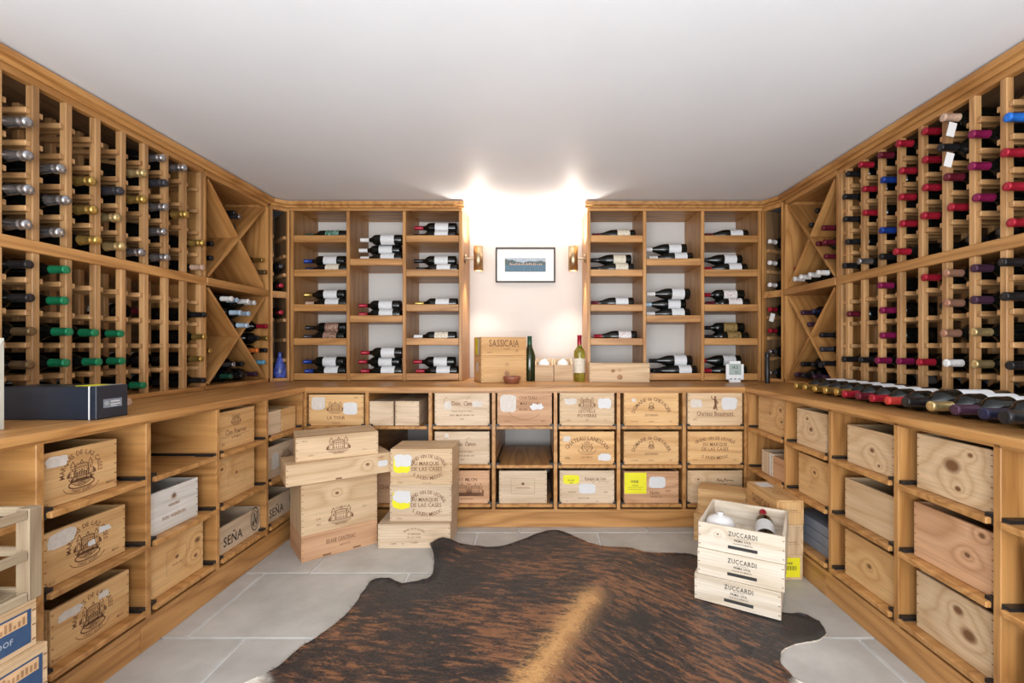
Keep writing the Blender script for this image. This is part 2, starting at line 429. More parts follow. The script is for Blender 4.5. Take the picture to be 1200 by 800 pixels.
# ------------------------------------------------------------------ base cabinets and worktop
TRAY_Z = (0.606, 0.375, 0.143)         # tops of the pull-out trays
BACK_X = [-1.388, -1.0166, -.640, -.262, .107, .483, .874, 1.243]
LEFT_Y = [.93, 1.295, 1.656, 2.016, 2.382, 2.745]
RIGHT_Y = [.89, 1.256, 1.61, 1.974, 2.33, 2.745]
def tray(parent, c, wid, deep, rz, z):
    """pull-out tray; local x across, y inwards; front edge proud of the frame"""
    t = lbox('tray', parent, c, (wid-.014, deep, .019), 'oak', 0.003, (0, 0, rz))
    for q in (-1, 1):
        lbox('runner', t, (q*(wid/2-.004), .004, .004), (.007, deep-.02, .03), 'black_metal')
        lbox('runner_clip', t, (q*(wid/2-.013), -deep/2+.05, .014), (.022, .075, .012), 'black_metal')
    return t
bc = thing('base_cabinet', 'oak base cabinet of pull-out trays below the framed picture', 'cabinet', (0, YB, 0))
for x in BACK_X:
    wbox('divider', bc, x-.011, x+.011, YB, WB-.02, .105, .812, 'oak', .002)
wbox('kickboard', bc, BACK_X[0], BACK_X[-1], YB+.004, YB+.024, 0, .09, 'oak', .002)
wbox('bottom_rail', bc, BACK_X[0], BACK_X[-1], YB-.002, YB+.03, .09, .108, 'oak', .002)
wbox('top_rail', bc, BACK_X[0], BACK_X[-1], YB+.002, YB+.024, .80, .812, 'oak', .002)
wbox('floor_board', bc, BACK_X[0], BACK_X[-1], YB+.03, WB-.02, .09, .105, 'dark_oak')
for a, b_ in zip(BACK_X, BACK_X[1:]):
    for z in TRAY_Z:
        tray(bc, ((a+b_)/2, .53/2-.012, z-.0105), b_-a-.022, .53, 0, z)
def side_cabinet(label, X, sgn, ys, wall):
    """sgn = direction from the room into the cabinet"""
    t = thing('base_cabinet', label, 'cabinet', (X, ys[0], 0))
    for y in ys[:-1]+[2.745]:
        wbox('divider', t, X, wall-sgn*.005, y-.011, y+.011, .105, .812, 'oak', .002)
    wbox('kickboard', t, X-sgn*.002, X+sgn*.02, ys[0], 1.62 if sgn < 0 else 2.0, 0, .09, 'oak', .002)
    wbox('kickboard', t, X-sgn*.002, X+sgn*.02, 1.622 if sgn < 0 else 2.002, 2.755, 0, .09, 'oak', .002)
    wbox('bottom_rail', t, X-sgn*.002, X+sgn*.03, ys[0], 2.745, .09, .108, 'oak', .002)
    wbox('top_rail', t, X, X+sgn*.022, ys[0], 2.745, .80, .812, 'oak', .002)
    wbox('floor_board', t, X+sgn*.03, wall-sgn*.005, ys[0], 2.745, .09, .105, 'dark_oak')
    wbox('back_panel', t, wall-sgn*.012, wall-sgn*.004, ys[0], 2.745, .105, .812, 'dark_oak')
    for a, b_ in zip(ys, ys[1:]):
        for z in TRAY_Z:
            tray(t, (sgn*(.53/2-.012), (a+b_)/2-ys[0], z-.0105), b_-a-.022, .53, PI/2 if sgn < 0 else -PI/2, z)
    return t
side_cabinet('oak base cabinet of pull-out trays under the navy box', XL, -1, LEFT_Y, WL)
side_cabinet('oak base cabinet of pull-out trays under the lying bottles', XR, 1, RIGHT_Y, WR)
# worktop: three mitred boards with a rounded front edge
wt = thing('worktop', 'continuous oak worktop running round three sides over the base cabinets', 'worktop', (0, 3.0, .812))
def slab(name, outline, z0, z1, mat, parent, rnd=.008):
    bm = bmesh.new(); vs = [bm.verts.new((x, y, z0)) for x, y in outline]
    f = bm.faces.new(vs); r_ = bmesh.ops.extrude_face_region(bm, geom=[f])
    bmesh.ops.translate(bm, vec=(0, 0, z1-z0), verts=[g for g in r_['geom'] if isinstance(g, bmesh.types.BMVert)])
    bmesh.ops.recalc_face_normals(bm, faces=bm.faces)
    ed = [e for e in bm.edges if abs(e.verts[0].co.z-z1) < 1e-5 and abs(e.verts[1].co.z-z1) < 1e-5]
    if rnd: bmesh.ops.bevel(bm, geom=ed, offset=rnd, segments=3, affect='EDGES', profile=.5)
    me = bpy.data.meshes.new(name); bm.to_mesh(me); bm.free(); me.materials.append(MAT[mat])
    o = link(name, me, parent)
    if parent is not None: o.location = -parent.location
    return o
eL, eR, eB = XL-.012+.024, XR-.015, YB-.014
slab('board', [(eL, .75), (eL, eB), (WL+.004, WB-.004), (WL+.004, .75)], .812, ZT, 'oak_y', wt)
slab('board', [(eL, eB), (eR, eB), (WR-.004, WB-.004), (WL+.004, WB-.004)], .812, ZT, 'oak_x', wt)
slab('board', [(eR, eB), (eR, .75), (WR-.004, .75), (WR-.004, WB-.004)], .812, ZT, 'oak_y', wt)

# ------------------------------------------------------------------ bottle racks on the side walls
SL_UP = [1.569, 1.686, 1.803, 1.92]; SL_LO = [.962, 1.079, 1.196, 1.313]
POST_L = [1.5635-.1185*2, 1.5635-.1185]+[1.5635+.1185*k for k in range(8)]
POST_R = [1.632-.118*2, 1.632-.118]+[1.632+.118*k for k in range(8)]
PANEL_Y = 2.53
def rack(label, X, sgn, posts, wall):
    y0 = posts[0]-.06
    t = thing('bottle_rack', label, 'wine rack', (X, y0, ZT))
    wbox('bottom_rail', t, X, wall-sgn*.02, y0, PANEL_Y, ZT+.001, .860, 'oak', .002)
    wbox('middle_rail', t, X-sgn*.006, wall-sgn*.02, y0, PANEL_Y, 1.414, 1.458, 'oak', .003)
    wbox('top_rail', t, X, X+sgn*.03, y0, PANEL_Y, 2.018, 2.055, 'oak', .002)
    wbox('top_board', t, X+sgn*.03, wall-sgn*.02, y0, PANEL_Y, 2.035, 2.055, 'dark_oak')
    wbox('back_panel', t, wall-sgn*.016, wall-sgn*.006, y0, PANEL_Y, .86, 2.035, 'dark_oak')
    wbox('end_panel', t, X, wall-sgn*.02, PANEL_Y-.002, PANEL_Y+.016, .86, 2.035, 'oak', .002)
    for lo, hi, sl in ((.860, 1.414, SL_LO), (1.458, 2.018, SL_UP)):
        for y in posts+[PANEL_Y-.018]:
            wbox('post', t, X, X+sgn*.026, y-.0125, y+.0125, lo, hi, 'rack', .002)
            wbox('rear_post', t, X+sgn*.185, X+sgn*.211, y-.0125, y+.0125, lo, hi, 'rack', .002)
            for z in sl:
                for q in (-1, 1):
                    if q == 1 and y > PANEL_Y-.03: continue
                    wbox('slat', t, X+sgn*.006, X+sgn*.215, y+q*.0125, y+q*.030, z-.009, z+.011, 'rack', .002)
    return t
rack('oak lattice bottle rack above the navy box', UL, -1, POST_L, WL)
rack('oak lattice bottle rack above the bottles lying on the worktop', UR, 1, POST_R, WR)
# crossed bins
def diamond(label, X, sgn, ya, yb, wall):
    t = thing('diamond_bin', label, 'wine rack', (X, ya, ZT))
    d0, d1 = X, wall-sgn*.02
    wbox('bottom_rail', t, X, d1, ya, yb, ZT+.001, .860, 'oak', .002)
    wbox('middle_rail', t, X-sgn*.006, d1, ya, yb, 1.414, 1.458, 'oak', .003)
    wbox('top_rail', t, X, X+sgn*.03, ya, yb, 2.018, 2.055, 'oak', .002)
    wbox('top_board', t, X+sgn*.03, d1, ya, yb, 2.035, 2.055, 'oak')
    wbox('back_panel', t, wall-sgn*.016, wall-sgn*.006, ya, yb, .86, 2.035, 'oak')
    wbox('side_panel', t, d0, d1, yb-.012, yb+.014, .86, 2.035, 'oak', .002)
    a, b_ = ya+.02, yb-.014
    for lo, hi in ((.862, 1.412), (1.460, 2.016)):
        L = math.hypot(b_-a, hi-lo)-.02; an = math.atan2(hi-lo, b_-a)
        c = Vector(((d0+d1)/2+sgn*.004, (a+b_)/2, (lo+hi)/2))-t.location
        D = abs(d1-d0)-.012
        lbox('diagonal_board', t, c, (D, L, .016), 'oak', .002, (an, 0, 0))
        for q in (-1, 1):     # the other way is halved at the crossing
            h_ = L/2-.012; off = q*(h_/2+.010)
            lbox('diagonal_board', t, c+Vector((0, off*math.cos(an), -off*math.sin(an))), (D, h_, .016), 'oak', .002, (-an, 0, 0))
    return t
YCL, YCR = 3.135, 3.075
diamond('oak crossed bottle bin beside the rack above the navy box', UL, -1, PANEL_Y+.016, YCL, WL)
diamond('oak crossed bottle bin beside the rack above the lying bottles', UR, 1, PANEL_Y+.016, YCR, WR)
# angled corner racks
def prism(name, outline, z0, z1, mat, parent):
    o = slab(name, outline, z0, z1, mat, parent, 0)
    return o
def corner(label, A, B, sgn, slats):
    """A, B = front corners in plan"""
    t = thing('corner_rack', label, 'wine rack', (A[0], A[1], ZT))
    A = Vector(A); B = Vector(B); d = (B-A).normalized(); nn = Vector((-d.y, d.x))
    if nn.y < 0: nn = -nn
    def bar(name, a, b_, depth, z0, z1, mat, inset=0.0):
        p = [a+nn*inset, b_+nn*inset, b_+nn*(inset+depth), a+nn*(inset+depth)]
        if (p[1]-p[0]).cross(p[2]-p[1]) < 0: p = p[::-1]
        return prism(name, [tuple(q) for q in p], z0, z1, mat, t)
    a, b_ = A+d*.0165, B-d*.0165
    bar('post', A+d*.001, a, .028, ZT+.002, 2.05, 'oak_z'); bar('post', b_, B-d*.001, .028, ZT+.002, 2.05, 'oak_z')
    bar('bottom_rail', a+d*.001, b_-d*.001, .028, ZT+.002, .86, 'oak_x'); bar('middle_rail', a+d*.001, b_-d*.001, .028, 1.414, 1.458, 'oak_x')
    bar('top_rail', a+d*.001, b_-d*.001, .028, 2.018, 2.05, 'oak_x')
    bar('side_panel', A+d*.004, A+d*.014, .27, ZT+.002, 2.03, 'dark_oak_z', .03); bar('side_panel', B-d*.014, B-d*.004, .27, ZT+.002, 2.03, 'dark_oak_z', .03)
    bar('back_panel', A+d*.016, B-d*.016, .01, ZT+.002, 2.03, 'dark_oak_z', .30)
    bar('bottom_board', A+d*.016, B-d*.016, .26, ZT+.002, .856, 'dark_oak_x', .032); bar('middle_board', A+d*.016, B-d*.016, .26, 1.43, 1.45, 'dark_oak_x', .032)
    for z in slats:
        bar('slat', A+d*.015, A+d*.033, .2, z-.012, z+.01, 'rack_x', .034); bar('slat', B-d*.033, B-d*.015, .2, z-.012, z+.01, 'rack_x', .034)
    return t
cA_L, cB_L = (UL+.0, YCL+.016), (-1.732, UB-.002)
cA_R, cB_R = (UR-.0, YCR+.016), (1.565, UB-.002)
CS_L = [1.58, 1.71, 1.84, .985, 1.125, 1.265]; CS_R = [1.60, 1.745, .995, 1.138, 1.282]
corner('narrow angled corner rack holding the blue ceramic bottle', cA_L, cB_L, -1, CS_L)
corner('narrow angled corner rack behind the slim black tube', cA_R, cB_R, 1, CS_R)

# ------------------------------------------------------------------ open shelf units on the back wall
SH_A = [.891, 1.137, 1.374, 1.618, 1.857]; SH_B = [.891, 1.297, 1.695]
def shelf_unit(label, xs, kinds):
    t = thing('shelf_unit', label, 'shelf unit', (xs[0], UB, ZT))
    for i, x in enumerate(xs):
        wbox('upright', t, x-.0115, x+.0115, UB, WB-.004, ZT+.001, 2.045, 'oak', .002)
    wbox('top_board', t, xs[0]-.0115, xs[-1]+.0115, UB+.002, WB-.004, 2.046, 2.066, 'oak', .002)
    wbox('top_rail', t, xs[0]-.0115, xs[-1]+.0115, UB-.012, UB+.001, 2.024, 2.066, 'oak', .002)
    for a, b_, k in zip(xs, xs[1:], kinds):
        for z in (SH_A if k == 'a' else SH_B):
            wbox('shelf', t, a+.0125, b_-.0125, UB+.022, WB-.006, z-.048, z-.028, 'oak', .001)
            wbox('shelf_lip', t, a+.0125, b_-.0125, UB+.001, UB+.021, z-.048, z, 'oak', .003)
    return t
XS_L = [-1.719, -1.326, -.933, -.539]; XS_R = [.358, .749, 1.155, 1.553]
shelf_unit('open oak shelf unit next to the blue ceramic bottle', XS_L, 'aba')
shelf_unit('open oak shelf unit behind the white digital thermometer', XS_R, 'aba')
# cornice
def sweep(name, path, prof, mat, label):
    """prof: (out, z) points; path runs with the room on its left-hand normal"""
    v = []; f = []; P = [Vector(p) for p in path]; k = len(prof)
    for i, p in enumerate(P):
        d0 = (P[i]-P[i-1]).normalized() if i else (P[1]-P[0]).normalized()
        d1 = (P[i+1]-P[i]).normalized() if i < len(P)-1 else d0
        n0 = Vector((d0.y, -d0.x)); n1 = Vector((d1.y, -d1.x)); nb = (n0+n1).normalized(); s = 1/max(.3, nb.dot(n0))
        for (o_, z) in prof: v.append((p.x+nb.x*o_*s, p.y+nb.y*o_*s, z))
    for i in range(len(P)-1):
        for j in range(k):
            q = (j+1) % k
            f.append((i*k+j, (i+1)*k+j, (i+1)*k+q, i*k+q))
    f.append(tuple(range(k))); f.append(tuple(reversed(range((len(P)-1)*k, len(P)*k))))
    o = mesh_obj(name, v, f, mat)
    bm = bmesh.new(); bm.from_mesh(o.data); bmesh.ops.recalc_face_normals(bm, faces=bm.faces); bm.to_mesh(o.data); bm.free()
    return tag(o, label, 'cornice', kind='structure')
prof = [(0, 2.056), (.008, 2.040), (.016, 2.040), (.024, 2.052), (.040, 2.056), (.044, 2.064), (.044, 2.079), (0, 2.079)]
sweep('trim_1', [(UL, POST_L[0]-.06), (UL, YCL+.016), (-1.732, UB-.014), (-.5245+.016, UB-.014)], prof, 'oak_y', 'oak cornice over the rack above the navy box')
sweep('trim_2', [(.3445-.016, UB-.014), (1.565, UB-.014), (UR, YCR+.016), (UR, POST_R[0]-.06)], prof, 'oak_y', 'oak cornice over the rack above the lying bottles')

# ------------------------------------------------------------------ bottles
PROF = {
 'bordeaux': [(0.0, .006), (.030, .002), (.0355, .0), (.0375, .006), (.0375, .185), (.0355, .198), (.027, .211), (.0175, .222), (.0145, .236), (.0138, .285), (.0138, .297), (.0, .299)],
 'burgundy': [(0.0, .006), (.032, .002), (.0385, .0), (.0405, .006), (.0405, .150), (.038, .172), (.030, .198), (.0205, .222), (.0155, .246), (.0142, .285), (.0142, .297), (.0, .299)],
 'champagne': [(0.0, .008), (.034, .002), (.0415, .0), (.044, .007), (.044, .140), (.0415, .165), (.033, .200), (.022, .235), (.016, .262), (.0148, .30), (.0148, .312), (.0, .313)]}
CAPS = {
 'bordeaux': [(.0150, .238), (.0148, .243), (.0146, .292), (.0152, .2925), (.0152, .300), (.0138, .3018), (.006, .3012), (0, .3012)],
 'burgundy': [(.0162, .243), (.0158, .249), (.0150, .292), (.0156, .2925), (.0156, .300), (.0140, .3018), (.006, .3012), (0, .3012)],
 'champagne': [(.0208, .245), (.0196, .250), (.0172, .268), (.0160, .285), (.0184, .290), (.0186, .298), (.0160, .301), (.0172, .306), (.0180, .315), (.0150, .320), (.004, .3205), (0, .3205)]}
LABZ = {'bordeaux': (.055, .150), 'burgundy': (.040, .128), 'champagne': (.035, .120)}
BM = {}
def bottle_meshes(kind, g, cap, lab):
    if ('g', kind, g) not in BM:
        v, f = lathe(PROF[kind], 20); me = bpy.data.meshes.new('glass'); me.from_pydata(v, [], f)
        me.polygons.foreach_set('use_smooth', [True]*len(me.polygons)); me.materials.append(MAT[g]); BM['g', kind, g] = me
    if ('c', kind, cap) not in BM:
        v, f = lathe(CAPS[kind], 16); me = bpy.data.meshes.new('capsule'); me.from_pydata(v, [], f)
        me.polygons.foreach_set('use_smooth', [True]*len(me.polygons)); me.materials.append(MAT['foil '+cap]); BM['c', kind, cap] = me
    if lab and ('l', kind, lab) not in BM:
        z0, z1 = LABZ[kind]; R = PROF[kind][4][0]+.0007; v = []; f = []; k = 14
        for i in range(k+1):
            a = math.radians(-95+190*i/k); v += [(R*math.cos(a), R*math.sin(a), z0), (R*math.cos(a), R*math.sin(a), z1)]
        for i in range(k): f.append((2*i, 2*i+2, 2*i+3, 2*i+1))
        me = bpy.data.meshes.new('label'); me.from_pydata(v, [], f)
        me.polygons.foreach_set('use_smooth', [True]*k); me.materials.append(MAT['label '+lab]); BM['l', kind, lab] = me
    return BM['g', kind, g], BM['c', kind, cap], BM.get(('l', kind, lab))
def bottle(base, direction, cap='red', lab='white', kind='bordeaux', g='black_glass', label='', group=None, face=(0, -1, .5), scale=1.0, tagged=False):
    me = bottle_meshes(kind, g, cap, lab)
    z = Vector(direction).normalized(); x = Vector(face); x = (x-z*x.dot(z)).normalized(); y = z.cross(x)
    t = bpy.data.objects.new('wine_bottle', None); C.objects.link(t); t.empty_display_size = .03
    m_ = Matrix((x, y, z)).transposed().to_4x4(); m_.translation = Vector(base)
    t.matrix_world = m_; t.scale = (scale,)*3
    tag(t, label, 'bottle', group)
    link('glass', me[0], t); link('capsule', me[1], t)
    if me[2]: link('label', me[2], t)
    if tagged:
        # paper tag hung from the neck; hangs straight down in the world
        q = lbox('neck_tag', t, (0, 0, 0), (.030, .002, .055), 'white_paper')
        inv = t.matrix_world.inverted(); tw = Matrix.Translation(Vector(base)+z*.27+Vector((-.012, -.018, -.055)))@Matrix.Rotation(.25, 4, 'Y')
        q.matrix_local = inv @ tw
    return t
def rack_bottle(side, y, z, cap, kind='bordeaux', out=.05, lab=None, label='', group=None, tagged=False):
    X, s = (UL, -1) if side == 'L' else (UR, 1)
    L = .3205 if kind == 'champagne' else .302
    d = Vector((-s, 0, 0))
    base = Vector((X-s*out+s*L, y, z))
    r_ = PROF[kind][4][0]
    return bottle(base, d, cap, lab, kind, label=label, group=group, face=(0, 0, 1), tagged=tagged)
colL = lambda c: 1.5635+.1185*(c+.5) if c < 7 else (1.5635+.1185*7+PANEL_Y-.018)/2+.002
colR = lambda c: 1.632+.118*(c+.5)
# rows rest on the slats (neck a little lower than the body's top)
rowU = lambda r_, kind: (1.458 if r_ == 0 else SL_UP[r_-1]+.011)+{'bordeaux': .038, 'burgundy': .041, 'champagne': .0445}[kind]
rowD = lambda r_, kind: (.860 if r_ == 0 else SL_LO[r_-1]+.011)+{'bordeaux': .038, 'burgundy': .041, 'champagne': .0445}[kind]
NAVY = 'rack above navy box'; LYING = 'rack above lying bottles'
ORDW = ['lowest', 'second up', 'third up', 'fourth up', 'fifth up']; CORD = ['first', 'second', 'third', 'fourth', 'fifth', 'sixth', 'seventh', 'eighth', 'ninth', 'tenth']
hy = lambda c: c.replace(' ', '-')
KN = {'champagne': 'champagne bottle', 'bordeaux': 'dark wine bottle', 'burgundy': 'dark wine bottle'}
def fill(side, tier, spec, kind_of):
    where = NAVY if side == 'L' else LYING
    for (c, r_, cap) in spec:
        deep = cap.startswith('-'); cap = cap.lstrip('-')
        kind = kind_of(cap)
        y = (colL if side == 'L' else colR)(c); z = (rowU if tier == 'upper' else rowD)(r_, kind)
        cc = CORD[(7 if side == 'L' else 6)-c]
        lab = f"{'deep-set' if deep else hy(cap)+'-capped'} {'champagne' if kind == 'champagne' else 'bottle'} {ORDW[r_]} in {tier} tier, {cc} column from crossed bin, {where}"
        grp = f'bottles in the {tier} tier of the {where}'
        rack_bottle(side, y+random.uniform(-.006, .006), z, cap, kind, -.045 if deep else .045+random.uniform(-.012, .016),
                    ('white' if random.random() < .5 else 'blue') if deep else None, lab, grp)
ch = lambda cap: 'champagne' if cap in ('silver', 'gold', 'pale gold', 'charcoal') else 'bordeaux'
fill('L', 'upper', [(-1, 0, 'silver')]+[(0, r_, 'silver') for r_ in range(4)]+[(1, r_, 'silver') for r_ in range(3)]
     +[(2, r_, 'gold') for r_ in range(3)]+[(3, 2, 'charcoal'), (3, 1, 'pale gold'), (3, 0, 'pale gold'), (4, 3, 'pale gold'), (4, 2, 'gold'), (4, 0, 'silver')]
     +[(5, 4, 'silver'), (5, 3, 'charcoal'), (5, 2, 'silver'), (5, 1, 'silver'), (5, 0, 'silver')]
     +[(6, 4, 'silver'), (6, 2, 'gold'), (6, 1, '-black'), (6, 0, '-black'), (7, 1, 'gold')], ch)
rack_bottle('L', colL(7), rowU(0, 'bordeaux'), 'beige', label='beige-capped bottle lowest in upper tier, first column from crossed bin, '+NAVY)
fill('L', 'lower', [(0, 4, 'black'), (0, 3, 'black'), (0, 2, 'bronze'), (0, 1, 'bronze')]+[(1, r_, 'green') for r_ in (4, 3, 2, 1)]
     +[(2, 2, 'green'), (2, 1, 'green'), (3, 2, 'green'), (3, 1, 'green'), (4, 0, 'green'), (5, 1, '-black'), (5, 0, '-black'), (6, 1, '-black'), (6, 0, '-black'),
       (5, 3, '-burgundy'), (7, 3, 'black'), (7, 2, 'gold'), (7, 1, 'gold'), (7, 0, 'black'), (-1, 2, 'bronze'), (0, 0, '-black'), (1, 0, '-black'), (2, 0, '-black'), (3, 0, '-black')],
     lambda c: 'bordeaux' if c != 'green' else 'burgundy')
bR = lambda c: 'bordeaux'
fill('R', 'upper', [(-1, 3, 'bright blue'), (-1, 2, 'red'), (-1, 1, 'red'), (-1, 0, 'red'), (0, 3, 'magenta'), (0, 2, 'magenta'), (0, 1, 'magenta'),
     (1, 2, 'burgundy'), (1, 1, 'red'), (2, 4, 'red'), (2, 3, 'red'), (2, 2, 'red'), (2, 1, 'red'),
     (3, 4, 'red'), (3, 3, 'red'), (3, 2, 'red'), (3, 1, 'red'), (3, 0, 'red'), (4, 4, 'burgundy'), (4, 3, 'blue'), (4, 1, 'blue'), (4, 0, 'black'),
     (5, 4, 'red'), (5, 3, 'red'), (5, 2, 'red'), (5, 0, 'silver')]+[(6, r_, 'black') for r_ in range(5)]
     +[(0, 0, '-black'), (1, 0, '-black'), (2, 0, '-black'), (-1, 4, '-black'), (4, 2, '-black')], bR)
rack_bottle('R', colR(1), rowU(4, 'bordeaux'), 'beige', out=.06, label='tagged bottle with beige capsule high in '+LYING, tagged=True)
rack_bottle('R', colR(1), rowU(3, 'bordeaux'), 'black', out=.07, label='tagged bottle with black capsule in the upper tier of '+LYING, tagged=True)
fill('R', 'lower', [(2, 4, 'red'), (1, 4, 'rose gold'), (0, 4, 'purple'), (-1, 4, 'black'), (4, 4, 'magenta'), (4, 3, 'magenta'), (4, 2, 'magenta'), (4, 1, 'magenta'),
     (3, 1, 'magenta'), (2, 1, 'red'), (1, 3, 'rose gold'), (1, 2, 'rose gold'), (1, 1, 'white'), (0, 3, 'purple'), (0, 2, 'pale gold'), (0, 1, 'pale gold'),
     (-1, 3, 'black'), (-1, 1, 'black'), (6, 3, 'burgundy'), (6, 1, 'black'), (5, 1, 'black'), (2, 3, '-black'), (2, 2, '-black'), (1, 0, '-black'), (0, 0, '-black'),
     (-1, 0, '-black'), (-1, 2, '-black'), (5, 3, '-black'), (3, 0, '-black'), (2, 0, '-black'), (5, 0, '-black')], bR)
# crossed bins: bottles lie on the boards with the necks to the room
def bin_bottle(side, y, z, cap, where, kind='bordeaux', out=.02, lab=None, g='black_glass'):
    X, s = (UL, -1) if side == 'L' else (UR, 1)
    wn = 'crossed bin beside '+(NAVY if side == 'L' else LYING)
    base = Vector((X+s*(.302-out), y, z))
    bottle(base, (-s, 0, 0), cap, lab, kind, g, f'{hy(cap)}-capped bottle in {where} of {wn}', f'{cap} bottles in {where} of {wn}', (0, 0, 1))
YM_L = (PANEL_Y+.036+YCL-.014)/2; YM_R = (PANEL_Y+.036+YCR-.014)/2
def bin_spots(ya, yb, lo, hi, slot, k):
    """resting places of k bottles in one quarter of a crossed bin"""
    m_ = (ya+yb)/2; c = (lo+hi)/2; W = (yb-ya)/2; Hh = (hi-lo)/2; r_ = .0395; out = []
    an = math.atan2(Hh, W); e = .011
    if slot == 'top':      # V between the two upper arms
        base = c+(r_+e)/math.cos(an)
        rows_ = [1, 2, 4]
        for i, n_ in enumerate(rows_):
            for j in range(n_): out.append((m_+(j-(n_-1)/2)*2*r_*1.02, base+i*r_*2*.95))
    elif slot == 'bottom':
        for j in range(5): out.append((m_+(j-2)*2*r_*1.03, lo+r_))
        for j in range(4): out.append((m_+(j-1.5)*2*r_*1.03, lo+r_+.069))
    elif slot == 'near':   # the quarter on the rack side; bottles lean into its lower corner
        for i in range(3): out.append((ya+r_+.004+0*i, lo+ (r_+e)/math.cos(an)+(ya+r_+.004-ya)*Hh/W+i*2*r_*1.01))
        out.append((ya+3*r_+.008, lo+(r_+e)/math.cos(an)+(3*r_+.008)*Hh/W))
    else:
        for i in range(4): out.append((yb-r_-.004, lo+(r_+e)/math.cos(an)+(r_+.004)*Hh/W+i*2*r_*1.01))
        out.append((yb-3*r_-.008, lo+(r_+e)/math.cos(an)+(3*r_+.008)*Hh/W))
        out.append((yb-3*r_-.008, lo+(r_+e)/math.cos(an)+(3*r_+.008)*Hh/W+2*r_*1.01))
    return out[:k]
def bins(side, tier, slot, caps, out=.02, lab=None):
    ya, yb = PANEL_Y+.02, (YCL if side == 'L' else YCR)-.013
    lo, hi = (.861, 1.413) if tier == 'lower' else (1.459, 2.017)
    names = {'top': 'V', 'bottom': 'bottom quarter', 'near': 'rack-side quarter', 'far': 'corner-side quarter'}
    for (y, z), cap in zip(bin_spots(ya, yb, lo, hi, slot, len(caps)), caps):
        if cap: bin_bottle(side, y, z, cap, f'{tier}-tier {names[slot]}', out=out+random.uniform(-.02, .02), lab=lab)
bins('L', 'upper', 'top', ['black', 'black', 'silver'], -.02)
bins('L', 'upper', 'near', ['black', 'black'], .0)
bins('L', 'upper', 'far', ['bronze', 'gold'], .0)
bin_bottle('L', 2.615, 1.985, 'gold', 'upper ledge', out=-.02)
bins('L', 'lower', 'top', ['pale blue']*3+['white', 'pale blue', 'white', 'white'], .03)
bins('L', 'lower', 'near', ['rose gold', 'gold'], -.02)
bins('L', 'lower', 'far', ['sky blue', 'black', 'gold', 'red', 'orange', 'black'], .02)
bins('L', 'lower', 'bottom', [None, 'dark green', 'black', 'black', 'purple', None, 'silver', 'black'], .0)
bins('R', 'upper', 'top', ['black', 'black'], -.02)
bins('R', 'upper', 'near', ['burgundy']*4, .03)
bins('R', 'upper', 'far', ['red'], -.04)
bins('R', 'upper', 'bottom', ['white']*4, .045)
bins('R', 'lower', 'top', ['purple', 'navy', 'purple'], .0)
bins('R', 'lower', 'near', ['black', 'charcoal', 'black'], .04)
bins('R', 'lower', 'bottom', ['purple', 'purple', 'black', 'purple', None, 'charcoal', 'black', 'black'], .02)
# corner racks
def corner_bottle(A, B, z, cap, pos, where, tagged=False, out=.03, side=0.0):
    A = Vector(A); B = Vector(B); d = (B-A).normalized(); nn = Vector((-d.y, d.x))
    if nn.y < 0: nn = -nn
    m_ = (A+B)/2
    p = m_+nn*(.302-out)
    bottle((p.x, p.y, z), (-nn.x, -nn.y, 0), cap, None, 'bordeaux', 'black_glass', f'{cap}-capped bottle, {pos} in the corner rack {where}', f'bottles in the corner rack {where}', (0, 0, 1), tagged=tagged)
for z, cap, pos in ((1.59+.038, 'charcoal', 'topmost'), (1.458+.039, 'red', 'just above the middle rail'), (1.275+.038, 'red', 'below the middle rail')): corner_bottle(cA_L, cB_L, z, cap, pos, 'of the blue ceramic bottle')
for z, cap, tg, pos in ((1.755+.038, 'white', 0, 'topmost'), (1.61+.038, 'white', 0, 'second down'), (1.459+.039, 'white', 0, 'just above the middle rail'), (1.292+.038, 'red', 1, 'tagged'), (1.148+.038, 'red', 0, 'untagged'), (1.005+.038, 'silver', 0, 'second from the foot'), (.861+.038, 'silver', 0, 'lowest')):
    corner_bottle(cA_R, cB_R, z, cap, pos, 'behind the slim black tube', bool(tg))
